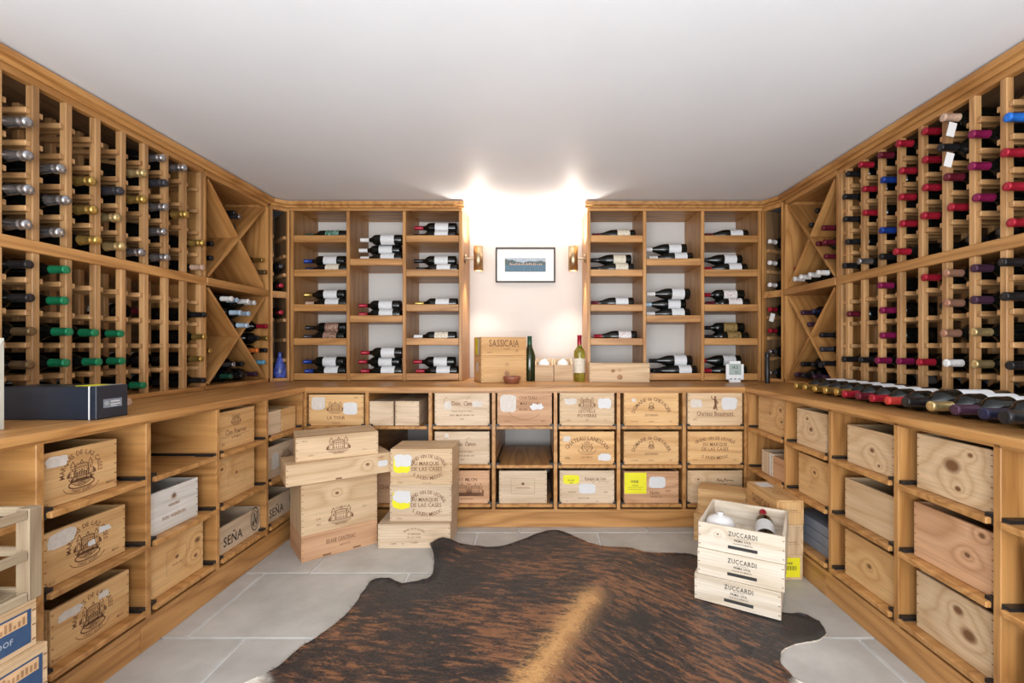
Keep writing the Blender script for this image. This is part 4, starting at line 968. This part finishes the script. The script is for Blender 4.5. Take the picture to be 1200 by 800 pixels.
# stamped boxes against the right-hand cabinet: long side looks into the room
RM = -PI/2
hs = (.113, .137, .113); z = 0
for i, hh in enumerate(hs):
    ll = ('long narrow wooden box with yellow label on its end, on the floor', 'long narrow wooden box in the middle of the stack by the cabinet', 'long wooden box with bold stamped lettering along its side')[i]
    t = case((1.10+.004*i, 2.30-.0, z), RM, .32-.005*i, hh, .125, ('pine', 'pine', 'honey')[i], ll, None,
             [K(lambda I: I.text('SASSICAIA', 0, .0, .058, squash=.62, gap=.1))] if i == 2 else [])
    # end that faces the camera: local +x side
    e_ = Ink()
    if i == 0:
        q = Ink().rect(-.05, -.045, .05, .045).build('paper_label', 'yellow_paper', t, (.161, .062, hh/2)); q.rotation_euler = (0, 0, PI/2)
        e_.text('WINE', 0, .02, .014)
        for j in range(16): e_.rect(-.035+.0043*j, -.012, -.035+.0043*j+(.0012 if j % 3 else .0026), .008)
        e_.line(-.04, -.025, -.01, -.025); e_.line(-.04, -.032, -.015, -.032)
        q = e_.build('printed_mark', 'black_ink', t, (.162, .062, hh/2))
    else:
        e_.text('TENUTA SAN GUIDO', 0, .01 if i == 2 else -.01, .008); e_.line(-.045, 0 if i == 2 else -.02, .045, 0 if i == 2 else -.02, .001)
        q = e_.build('printed_mark', 'ink', t, (.16-.0025*i+.0012, .062, hh/2))
    q.rotation_euler = (0, 0, PI/2)
    if i == 2:
        q = Ink().rect(-.04, -.035, .04, .035).build('paper_label', 'white_paper', t, (-.09, .06, hh+.001)); q.rotation_euler = (-PI/2, 0, 0)
        e2 = Ink().ring(0, 0, .028, .02, .003).crest(0, 0, .013); q = e2.build('printed_mark', 'ink', t, (.045, .06, hh+.001)); q.rotation_euler = (-PI/2, 0, 0)
    z += hh+.0005
case((.99, 2.52, 0), math.radians(-28), .27, .15, .16, 'honey', 'brown wooden box on the floor behind the bleached crates')
case((1.005, 2.53, .1505), math.radians(-28), .25, .135, .14, 'honey', 'brown wooden box stacked behind the bleached crates')

# ------------------------------------------------------------------ blue boxes and slatted crate by the near cabinet
def blue_box(z, dx, dy, label, group=None):
    x1, y1 = -1.10+dx, 1.035+dy; w_, h_, d_ = .36, .104, .275
    t = case((x1, y1-w_/2, z), PI/2, w_, h_, d_, 'pine', label, group, name='wine_box')
    zc = h_/2
    mesh_obj('printed_panel', [(-w_/2+.012, 0, -.040), (w_/2-.012, 0, -.040), (w_/2-.012, 0, .034), (-w_/2+.012, 0, .034)], [(0, 1, 2, 3)], 'blue_card', t, (0, -.0009, zc))
    mesh_obj('printed_panel', [(-.05, 0, .004), (w_/2-.02, 0, .004), (w_/2-.02, 0, .030), (-.05, 0, .030)], [(0, 1, 2, 3)], 'tan_print', t, (0, -.0012, zc))
    I = Ink()
    for j in range(24): I.rect(-.045+.0085*j, .007, -.045+.0085*j+.005, .014+.011*random.random())
    I.build('printed_mark', 'brown_print', t, (0, -.0015, zc))
    Ink().text('BOSCHKLOOF', .082, -.016, .0165, gap=.14).build('lettering', 'blue_text', t, (0, -.0015, zc))
    return t
for i in range(5):
    blue_box(.1045*i, (0, 0, .0, .006, -.006)[i], (0, 0, .0, .0, -.012)[i], ('blue printed wooden wine box at the foot of the stack by the cabinet', 'blue printed wooden wine box second from the floor', 'blue printed wooden wine box third from the floor', 'blue printed wooden wine box second below the slatted crate', 'blue printed wooden wine box directly under the slatted crate')[i])
cz = .1045*5
cr = thing('slatted_crate', 'open slatted wooden crate holding papers on top of the blue boxes', 'crate', (-1.25, .85, cz))
cx0, cx1, cy0, cy1, ch_ = -1.385, -1.10, .66, 1.03, .20
for x, y in ((cx0, cy0), (cx1-.03, cy0), (cx0, cy1-.028), (cx1-.03, cy1-.028)):
    wbox('corner_post', cr, x, x+.03, y, y+.028, cz, cz+ch_, 'weathered', .002)
for z0, z1 in ((.0, .02), (.09, .11), (.178, .198)):
    wbox('slat', cr, cx1-.012, cx1-.001, cy0+.0285, cy1-.0285, cz+z0, cz+z1, 'weathered', .002)
    wbox('slat', cr, cx0+.001, cx0+.012, cy0+.0285, cy1-.0285, cz+z0, cz+z1, 'weathered', .002)
    for y in (cy0+.002, cy1-.013):
        wbox('slat', cr, cx0+.0305, cx1-.0305, y, y+.011, cz+z0, cz+z1, 'weathered', .002)
for k in range(3):
    wbox('base_slat', cr, cx0+.032+.075*k, cx0+.10+.075*k, cy0+.014, cy1-.014, cz+.001, cz+.012, 'weathered', .001)
for k in range(2):
    o = lbox('paper_sheaf', None, (-1.235, .84, cz+.018+.011*k), (.19, .27, .010), 'white_paper', .001, (0, 0, .12*k-.05)); tag(o, 'sheaf of white papers lying in the slatted crate', 'papers', 'papers in the slatted crate')

# ------------------------------------------------------------------ things on the worktop
nb = thing('presentation_box', 'navy blue presentation box with lid on the worktop', 'box', (-1.573, 1.546, ZT+.001), 0)
BW, BD, BH = .31, .116, .107
lbox('body', nb, (0, 0, BH/2), (BW, BD, BH), 'navy_card', .002)
lbox('end_band', nb, (BW/2-.022, -.0005, BH/2+.0004), (.004, BD+.001, BH+.0006), 'white_paper')
lbox('lid_seam', nb, (-.03, -.0004, BH-.03), (BW-.08, BD+.0004, .0016), 'black_metal')
q = Ink().rect(-.034, -.014, .034, .014).build('logo_plate', 'grey_card', nb, (BW/2+.0007, .0, BH*.46)); q.rotation_euler = (0, 0, PI/2)
I = Ink(); I.crest(-.022, 0, .009); I.line(-.008, .005, .026, .005, .0035); I.line(-.008, -.004, .028, -.004, .003); I.line(-.008, -.010, .015, -.010, .002)
q = I.build('logo', 'white_paper', nb, (BW/2+.0012, 0, BH*.46)); q.rotation_euler = (0, 0, PI/2)
lbox('yellow_sticker', nb, (.09, .0, BH+.0006), (.05, .07, .001), 'yellow_paper')
bag = thing('gift_bag', 'cream paper gift bag with rope handle beside the navy box', 'bag', (-1.60, 1.27, ZT+.001))
v = []; bw, bd, bh = .16, .10, .26
v = [(-bw/2, -bd/2, 0), (bw/2, -bd/2, 0), (bw/2, bd/2, 0), (-bw/2, bd/2, 0), (-bw/2, -bd/2, bh), (bw/2, -bd/2, bh), (bw/2, bd/2, bh), (-bw/2, bd/2, bh), (bw/2-.004, 0, bh*.6), (-bw/2+.004, 0, bh*.6)]
f = [(3, 2, 1, 0), (0, 1, 5, 4), (2, 3, 7, 6), (1, 2, 8), (1, 8, 5), (2, 6, 8), (3, 0, 9), (0, 4, 9), (3, 9, 7)]
mesh_obj('paper_body', v, f, 'bag_paper', bag)
for q in (-1, 1):
    tube('rope_handle', [(-.045+.09*i/10+.045*math.sin(PI*i/10)*(1 if q > 0 else .3), q*.048, bh-.03+.085*math.sin(PI*i/10)) for i in range(11)], .004, 'rope', bag)
bottle((-1.764, 1.652, Z1+.0378), (1, .02, 0), 'beige', None, 'bordeaux', 'black_glass', 'bottle lying on the worktop behind the navy box', None, (0, 0, 1))
# niche between the shelf units
def niche_box(c, rz, w_, h_, d_, wood_, label, prints): return case(c, rz, w_, h_, d_, wood_, label, None, prints)
rb = math.radians(19)
t = niche_box((-.226-.0, 3.13, Z1), rb, .315, .178, .24, 'honey', 'pine wine box with two small brand marks in the lit niche', [K(lambda I: (I.crest(.02, .03, .016), I.disc(.02, -.03, .018, .016)), 'brown_print')])
q = Ink().rect(-.035, -.03, .035, .03).build('paper_label', 'white_paper', t, (-.1585, .12, .1)); q.rotation_euler = (0, 0, -PI/2)
t = niche_box((-.226-.0, 3.13, Z1+.179), rb, .315, .125, .24, 'honey', 'pine wine box with bold stamped lettering on top of the niche box', [K(lambda I: (I.text('SASSICAIA', .0, .022, .066, squash=.62, gap=.1), I.text('BOLGHERI', .02, -.018, .010), I.crest(.09, -.03, .012), I.text('TENUTA', -.10, -.04, .012)))])
q = Ink().rect(-.055, -.055, .03, .055).build('paper_label', 'yellow_paper', t, (-.1585, .13, .062)); q.rotation_euler = (0, 0, -PI/2)
q = Ink().rect(.032, -.055, .075, .055).build('paper_label', 'white_paper', t, (-.1585, .13, .062)); q.rotation_euler = (0, 0, -PI/2)
bo = thing('bowl', 'small reddish brown bowl in front of the niche boxes', 'bowl', (-.168, 3.03, Z1))
lathe_obj('bowl_body', [(0, .001), (.044, .0), (.047, .004), (.050, .018), (.055, .024), (.055, .045), (.050, .046), (.046, .03), (.03, .02), (0, .018)], 'terracotta', bo, (0, 0, 0), 24)
lathe_obj('rim', [(.0555, .024), (.0570, .026), (.0570, .042), (.0555, .044)], 'terracotta', bo, (0, 0, 0), 24)
bottle((-.056, 3.27, Z1), (0, 0, 1), 'dark green', None, 'burgundy', 'green_glass', 'slender dark green bottle standing in the niche', None, (0, -1, 0), scale=1.04)
for k, x in enumerate((.045, .177)):
    t = thing('small_crate', ('small open pine box with white paper ball beside the slender bottle', 'small open pine box with white paper ball beside the labelled green bottle')[k], 'box', (x, 3.19, Z1))
    w_, d_ = .126, .11
    lbox('front_panel', t, (0, .005, .056), (w_, .010, .112), 'pine', .001); lbox('back_panel', t, (0, d_-.005, .0765), (w_, .010, .153), 'pine', .001)
    for s_ in (-1, 1):
        v = [(s_*(w_/2-.005)+a, y, z) for a in (-.005, .005) for y, z in ((.0105, 0), (d_-.0105, 0), (d_-.0105, .152), (.0105, .113))]
        mesh_obj('side_panel', v, [(3, 2, 1, 0), (4, 5, 6, 7), (0, 1, 5, 4), (1, 2, 6, 5), (2, 3, 7, 6), (3, 0, 4, 7)], 'pine_z', t)
    lbox('base_panel', t, (0, d_/2, .005), (w_-.022, d_-.022, .008), 'pine')
    pb = thing('paper_ball', ('white tissue ball in the box beside the slender bottle', 'white tissue ball in the box beside the labelled bottle')[k], 'tissue', (x, 3.19+d_/2, Z1+.0095))
    bm = bmesh.new(); bmesh.ops.create_icosphere(bm, subdivisions=3, radius=.046)
    rr = random.Random(k)
    for v_ in bm.verts: v_.co *= 1+.05*math.sin(v_.co.x*190+k)*math.cos(v_.co.z*150)
    for v_ in bm.verts: v_.co.z = v_.co.z*1.55+.073
    me = bpy.data.meshes.new('tissue'); bm.to_mesh(me); bm.free(); me.materials.append(MAT['tissue']); me.polygons.foreach_set('use_smooth', [True]*len(me.polygons))
    link('tissue', me, pb)
bottle((.291, 3.22, Z1), (0, 0, 1), 'red', 'cream', 'bordeaux', 'olive_glass', 'pale green bottle with cream label and red capsule in the niche', None, (-.1, -1, 0), scale=1.06)
case((.552, 3.115, Z1), 0, .405, .128, .085, 'pine', 'long pine box with three small brand marks before the shelf unit', None, [K(lambda I: (I.disc(-.045, .012, .014, .012), I.crest(.0, .018, .014), I.disc(.0, -.03, .02, .018)), 'brown_print')])
# digital thermometer
th = thing('digital_thermometer', 'white digital thermometer standing on the worktop', 'thermometer', (1.318, 3.10, Z1), math.radians(-6))
bm = bmesh.new(); bmesh.ops.create_cube(bm, size=1); bmesh.ops.scale(bm, vec=(.112, .024, .142), verts=bm.verts)
bmesh.ops.bevel(bm, geom=[e for e in bm.edges if abs(e.verts[0].co.y-e.verts[1].co.y) > .01], offset=.02, segments=4, affect='EDGES')
bmesh.ops.bevel(bm, geom=[e for e in bm.edges if abs(e.verts[0].co.y-e.verts[1].co.y) < .001], offset=.004, segments=2, affect='EDGES')
me = bpy.data.meshes.new('case'); bm.to_mesh(me); bm.free(); me.materials.append(MAT['white_plastic'])
link('body', me, th, (0, 0, .071))
lbox('screen', th, (0, -.0122, .088), (.078, .002, .074), 'lcd', .0008)
I = Ink(); I.text('14.5', 0, .014, .03, serif=False); I.text('62', .01, -.018, .022, serif=False); I.build('digits', 'hill_green', th, (0, -.0135, .088))
for k in range(3): lbox('button', th, (-.026+.026*k, -.0125, .024), (.012, .004, .008), 'grey_card', .001)
tb = thing('upright_tube', 'slim black upright tube standing on the worktop by the corner rack', 'tube', (1.497, 3.02, Z1))
lathe_obj('tube_body', [(0, 0), (.014, 0), (.0145, .003), (.0145, .165), (.012, .168), (0, .168)], 'black_metal', tb, (0, 0, 0), 16)
lathe_obj('cap', [(.0152, .168), (.0155, .170), (.0155, .196), (.012, .2), (0, .2)], 'black_metal', tb, (0, 0, 0), 16)
# blue ceramic bottle in the corner rack
c0 = (Vector(cA_L)+Vector(cB_L))/2
cb = thing('ceramic_bottle', 'blue patterned ceramic bottle with flared base in the corner rack', 'bottle', (c0.x-.026, c0.y+.048, .8605))
m_ = plain('blue_glaze', (0.06, 0.09, 0.36), 0.25, vary=.85, scale=45)
lathe_obj('body', [(0, 0), (.038, 0), (.0435, .008), (.043, .05), (.039, .075), (.026, .105), (.016, .14), (.0, .142)], 'blue_glaze', cb, (0, 0, 0), 18)
lathe_obj('stopper', [(.010, .138), (.014, .145), (.012, .155), (.015, .165), (.010, .178), (0, .18)], 'blue_glaze', cb, (0, 0, 0), 12)

# ------------------------------------------------------------------ niche: picture and wall lamps
pf = thing('framed_picture', 'black framed coastal photograph with white mount on the cream wall', 'picture', ((-.326+.137)/2, WB-.001, 1.712))
PW, PH = .463, .272
for s_ in (-1, 1):
    lbox('frame_bar', pf, (0, -.011, s_*(PH/2-.0055)), (PW, .02, .011), 'black_frame', .001); lbox('frame_bar', pf, (s_*(PW/2-.0055), -.011, 0), (.011, .02, PH-.0225), 'black_frame', .001)
lbox('mount', pf, (0, -.005, 0), (PW-.0225, .006, PH-.0225), 'mount_card')
I0 = (-.160, -.052, .158, .055)
def print_quad(name, x0, z0, x1, z1, mat, k=0): return mesh_obj(name, [(x0, 0, z0), (x1, 0, z0), (x1, 0, z1), (x0, 0, z1)], [(0, 1, 2, 3)], mat, pf, (0, -.0085-.0002*k, 0))
print_quad('print_sky', I0[0], .005, I0[2], I0[3], 'sky_blue'); print_quad('print_sea', I0[0], I0[1], I0[2], .006, 'sea_blue', 1)
hl = [(-.160, .0), (.158, .0), (.158, .022), (.12, .034), (.08, .026), (.03, .03), (-.02, .018), (-.07, .026), (-.10, .042), (-.13, .038), (-.16, .05)]
mesh_obj('print_hills', [(a, 0, b_) for a, b_ in hl], [tuple(range(len(hl)))], 'hill_green', pf, (0, -.0089, 0))
I = Ink()
for k in range(22): I.rect(-.12+.0115*k, .0, -.12+.0115*k+.006, .006+.012*random.random())
I.build('print_houses', 'house_print', pf, (0, -.0091, 0))
gm, n_, l_, b_ = new_mat('picture_glass'); b_.inputs['Base Color'].default_value = (1, 1, 1, 1); b_.inputs['Roughness'].default_value = .03; b_.inputs['Transmission Weight'].default_value = 1.0; b_.inputs['IOR'].default_value = 1.0001
def lamp_mat(name, col, st):
    m, n, l, b = new_mat(name); b.inputs['Emission Color'].default_value = col+(1,); b.inputs['Emission Strength'].default_value = st; b.inputs['Base Color'].default_value = (.8, .8, .8, 1)
lamp_mat('lamp_glow', (1.0, .86, .68), 25)
def sconce(x, wallx, label):
    s_ = 1 if wallx > x else -1
    y, zc = 3.37, 1.718
    t = thing('wall_lamp', label, 'lamp', (wallx, y, zc))
    dx = x-wallx
    mp_ = lathe_obj('wall_plate', [(0, 0), (.032, 0), (.034, .004), (.032, .011), (0, .012)], 'brass', t, (0, 0, 0), 20); mp_.rotation_euler = (0, -s_*PI/2, 0)
    a_ = lathe_obj('arm', [(.008, 0), (.008, abs(dx)-.034)], 'brass', t, (0, 0, 0), 10); a_.rotation_euler = (0, -s_*PI/2, 0)
    R = .0345; Lh = .088
    lathe_obj('shade', [(R-.003, -Lh), (R, -Lh), (R, Lh), (R-.003, Lh), (R-.003, -Lh)], 'brown_bronze', t, (dx, 0, 0), 28)
    for q in (-1, 1):
        lathe_obj('bulb', [(0, -.004), (.022, -.003), (.024, 0), (.022, .003), (0, .004)], 'lamp_glow', t, (dx, 0, q*(Lh-.03)), 16)
        ld = bpy.data.lights.new('lamp_beam', 'SPOT'); ld.energy = 15 if q > 0 else 16.0; ld.color = (1.0, .90, .78); ld.spot_size = math.radians(165 if q > 0 else 88); ld.spot_blend = .9; ld.shadow_soft_size = .026
        lo = bpy.data.objects.new('lamp_beam', ld); C.objects.link(lo); lo.parent = t; lo.location = (dx, 0, q*(Lh-.004)); lo.rotation_euler = (PI if q > 0 else 0, 0, 0)
    return t
sconce(-.43, XS_L[-1]+.0115, 'bronze tube wall lamp on the side of the shelves by the stamped niche boxes')
sconce(.258, XS_R[0]-.0115, 'bronze tube wall lamp on the side of the shelves above the labelled green bottle')

# ------------------------------------------------------------------ cowhide rug
px_out = [(292, 800), (320, 787), (350, 762), (380, 742), (410, 717), (427, 692), (437, 681), (455, 679), (472, 685), (495, 681), (506, 675), (509, 657), (506, 640), (515, 630), (530, 629), (545, 640), (580, 642), (605, 636), (630, 626), (650, 622), (668, 627),
          (690, 637), (712, 642), (735, 643), (760, 649), (790, 649), (815, 652), (850, 668), (885, 700), (917, 719), (940, 720), (960, 730), (968, 744), (957, 752), (940, 755), (920, 762), (914, 775), (924, 790), (940, 802)]
out = [at(x, y, Z=0.0) for x, y in px_out]
out = [(p.x, min(p.y, 2.452) if p.x < -.42 else p.y) for p in out]+[(.93, 1.40), (1.02, 1.22), (1.10, 1.02), (1.02, .88), (.86, .92), (.74, 1.0), (.62, .86), (.50, .62), (.22, .44), (.02, .50), (-.12, .40), (-.3, .5), (-.55, .66), (-.70, .9), (-.78, 1.08), (-.92, 1.14), (-1.03, 1.24), (-1.04, 1.36)]
def smooth_loop(p, k=4):
    r_ = []; n_ = len(p)
    for i in range(n_):
        a, b_, c, d = [Vector(p[(i+j-1) % n_]) for j in range(4)]
        for q in range(k):
            t_ = q/k
            r_.append(.5*((2*b_)+(-a+c)*t_+(2*a-5*b_+4*c-d)*t_*t_+(-a+3*b_-3*c+d)*t_**3))
    return r_
loop = smooth_loop(out)
rr = random.Random(3)
loop = [p+Vector((rr.uniform(-.003, .003), rr.uniform(-.003, .003))) for p in loop]
rug = thing('cowhide_rug', 'brindled brown and black cowhide rug on the stone floor', 'rug', (0, 1.6, 0))
m, n, l, b = new_mat('hide')
t = n.new('ShaderNodeTexCoord'); mp = n.new('ShaderNodeMapping')
ang = math.atan2(-.28, -.56)           # direction of the spine
l.new(t.outputs['Object'], mp.inputs['Vector'])
mp.inputs['Location'].default_value = (0, 0, 0); mp.inputs['Rotation'].default_value = (0, 0, math.radians(-26.6+0)); mp.vector_type = 'POINT'
sp = n.new('ShaderNodeSeparateXYZ')
# coordinates along (u) and across (v) the spine, through the point (.11, 1.76)
sub = n.new('ShaderNodeVectorMath'); sub.operation = 'SUBTRACT'; sub.inputs[1].default_value = (.112, 1.76, 0)
l.new(t.outputs['Object'], sub.inputs[0])
dt = n.new('ShaderNodeVectorMath'); dt.operation = 'DOT_PRODUCT'; dt.inputs[1].default_value = (.447, .894, 0); l.new(sub.outputs[0], dt.inputs[0])
dv = n.new('ShaderNodeVectorMath'); dv.operation = 'DOT_PRODUCT'; dv.inputs[1].default_value = (.894, -.447, 0); l.new(sub.outputs[0], dv.inputs[0])
u, v_ = dt.outputs['Value'], dv.outputs['Value']
av = mth(n, l, 'ABSOLUTE', v_)
# hair runs away from the spine and back
cb_ = n.new('ShaderNodeCombineXYZ')
l.new(mth(n, l, 'MULTIPLY', mth(n, l, 'ADD', u, mth(n, l, 'MULTIPLY', av, .3)), 9.0), cb_.inputs[0]); l.new(mth(n, l, 'MULTIPLY', v_, 2.2), cb_.inputs[1])
n1 = n.new('ShaderNodeTexNoise'); n1.inputs['Scale'].default_value = 4.6; n1.inputs['Detail'].default_value = 7; n1.inputs['Roughness'].default_value = .72; n1.inputs['Distortion'].default_value = .5; l.new(cb_.outputs[0], n1.inputs['Vector'])
n2 = n.new('ShaderNodeTexNoise'); n2.inputs['Scale'].default_value = 2.1; n2.inputs['Detail'].default_value = 3; l.new(t.outputs['Object'], n2.inputs['Vector'])
n3 = n.new('ShaderNodeTexNoise'); n3.inputs['Scale'].default_value = 34; n3.inputs['Detail'].default_value = 4; l.new(cb_.outputs[0], n3.inputs['Vector'])
mixv = mth(n, l, 'ADD', mth(n, l, 'ADD', mth(n, l, 'MULTIPLY', n1.outputs['Fac'], .95), mth(n, l, 'MULTIPLY', n2.outputs['Fac'], .62)), mth(n, l, 'MULTIPLY', n3.outputs['Fac'], .30))
mixv = mth(n, l, 'SUBTRACT', mixv, mth(n, l, 'MULTIPLY', av, .16))
r = n.new('ShaderNodeValToRGB'); e0, e1 = r.color_ramp.elements
e0.position = .80; e0.color = (.008, .005, .005, 1); e1.position = 1.14; e1.color = (.30, .118, .042, 1)
e = r.color_ramp.elements.new(.90); e.color = (.030, .014, .010, 1); e = r.color_ramp.elements.new(1.0); e.color = (.095, .036, .016, 1)
mr = n.new('ShaderNodeMapRange'); mr.inputs['From Min'].default_value = .55; mr.inputs['From Max'].default_value = 1.25; l.new(mixv, mr.inputs['Value'])
for el, ps in zip(r.color_ramp.elements, (.30, .47, .66, .94)): el.position = ps
l.new(mr.outputs[0], r.inputs['Fac'])
# golden spine stripe and some pale patches at the legs
wv = mth(n, l, 'ADD', v_, mth(n, l, 'MULTIPLY', mth(n, l, 'SUBTRACT', mth(n, l, 'ADD', mth(n, l, 'MULTIPLY', n1.outputs['Fac'], .5), mth(n, l, 'MULTIPLY', n3.outputs['Fac'], .5)), .5), .30))
g1 = mth(n, l, 'DIVIDE', wv, .048)
ga = mth(n, l, 'POWER', 2.718, mth(n, l, 'MULTIPLY', mth(n, l, 'MULTIPLY', g1, g1), -1.0))
ur = n.new('ShaderNodeMapRange'); ur.inputs['From Min'].default_value = .36; ur.inputs['From Max'].default_value = .24; l.new(u, ur.inputs['Value'])
gm_ = mth(n, l, 'MULTIPLY', mth(n, l, 'MULTIPLY', ga, ur.outputs[0]), 1.1)
mg = n.new('ShaderNodeMix'); mg.data_type = 'RGBA'; l.new(gm_, mg.inputs[0]); l.new(r.outputs['Color'], mg.inputs[6]); mg.inputs[7].default_value = (.62, .33, .115, 1); mg.clamp_factor = True
outc = mg.outputs[2]
for (wx, wy, wr) in ((-.93, 1.44, .10), (.86, 1.44, .07), (-.33, 1.97, .012)):
    ds = n.new('ShaderNodeVectorMath'); ds.operation = 'DISTANCE'; ds.inputs[1].default_value = (wx, wy, 0); l.new(t.outputs['Object'], ds.inputs[0])
    k = n.new('ShaderNodeMapRange'); k.inputs['From Min'].default_value = wr; k.inputs['From Max'].default_value = wr*.6
    l.new(mth(n, l, 'ADD', ds.outputs['Value'], mth(n, l, 'MULTIPLY', mth(n, l, 'SUBTRACT', n1.outputs['Fac'], .5), wr)), k.inputs['Value'])
    mw = n.new('ShaderNodeMix'); mw.data_type = 'RGBA'; l.new(k.outputs[0], mw.inputs[0]); l.new(outc, mw.inputs[6]); mw.inputs[7].default_value = (.66, .60, .52, 1); outc = mw.outputs[2]
l.new(outc, b.inputs['Base Color']); b.inputs['Roughness'].default_value = .42; b.inputs['Specular IOR Level'].default_value = .35
b.inputs['Sheen Weight'].default_value = .15
bp = n.new('ShaderNodeBump'); bp.inputs['Strength'].default_value = .5; bp.inputs['Distance'].default_value = .004; l.new(n3.outputs['Fac'], bp.inputs['Height']); l.new(bp.outputs[0], b.inputs['Normal'])
plain('hide_edge', (.62, .55, .46), .7)
from mathutils.geometry import delaunay_2d_cdt
def hide_z(x, y):
    """the skin lies flat but for low waves and one curled leg by the short stack"""
    return .0075+.004*(1+math.sin(7*x+2.1*y))*(1+math.cos(6*y-1.7*x))*.25+.062*math.exp(-(((x+.50)/.075)**2+((y-2.452)/.075)**2))
N = len(loop); pts = [Vector((p.x, p.y)) for p in loop]
def inside(x, y):
    c = False; j = N-1
    for i in range(N):
        a, b_ = loop[i], loop[j]
        if (a.y > y) != (b_.y > y) and x < (b_.x-a.x)*(y-a.y)/(b_.y-a.y)+a.x: c = not c
        j = i
    return c
gx = -1.1
while gx < 1.2:
    gy = .4
    while gy < 2.75:
        q = Vector((gx+rr.uniform(-.006, .006), gy+rr.uniform(-.006, .006)))
        if inside(q.x, q.y) and min((q-p).length for p in pts[:N:2]) > .02: pts.append(q)
        gy += .04
    gx += .04
vo, eo, fo = delaunay_2d_cdt(pts, [(i, (i+1) % N) for i in range(N)], [list(range(N))], 1, 1e-5)[:3]
bm = bmesh.new()
vt = [bm.verts.new((p.x, p.y, hide_z(p.x, p.y))) for p in vo]
for f_ in fo: bm.faces.new([vt[i] for i in f_])
bm.normal_update()
for f_ in bm.faces:
    if f_.normal.z < 0: f_.normal_flip()
    f_.smooth = True
be = [e for e in bm.edges if e.is_boundary]
lowv = {}
for e in be:
    for v2 in e.verts:
        if v2 not in lowv: lowv[v2] = bm.verts.new((v2.co.x*1.003, v2.co.y*1.001, max(.0005, v2.co.z-.007)))
for e in be:
    a, b_ = e.verts; fc = bm.faces.new((a, b_, lowv[b_], lowv[a])); fc.material_index = 1
me = bpy.data.meshes.new('hide'); bm.to_mesh(me); bm.free(); me.materials.append(MAT['hide']); me.materials.append(MAT['hide_edge'])
o = link('hide', me, rug, (0, -1.6, 0))
# short hair combed away from the spine
rr = random.Random(11); hv = []; hf = []; cnt = 0
sx, sy = .447, .894
while cnt < 42000:
    x, y = rr.uniform(-1.06, 1.1), rr.uniform(1.2, 2.72)
    if not inside(x, y): continue
    side_ = 1 if (x-.112)*sy-(y-1.76)*sx > 0 else -1
    dx_, dy_ = side_*sy*.9-sx*.5, -side_*sx*.9-sy*.5
    a_ = math.atan2(dy_, dx_)+rr.gauss(0, .22); L_ = rr.uniform(.010, .020); w2 = .0007
    ca, sa = math.cos(a_), math.sin(a_); z_ = hide_z(x, y)
    k = len(hv)
    hv += [(x-sa*w2, y+ca*w2, z_), (x+sa*w2, y-ca*w2, z_), (x+ca*L_, y+sa*L_, z_+rr.uniform(.002, .005))]
    hf.append((k, k+1, k+2)); cnt += 1
o = mesh_obj('hair', hv, hf, 'hide', rug, (0, -1.6, 0)); o['kind'] = 'stuff'
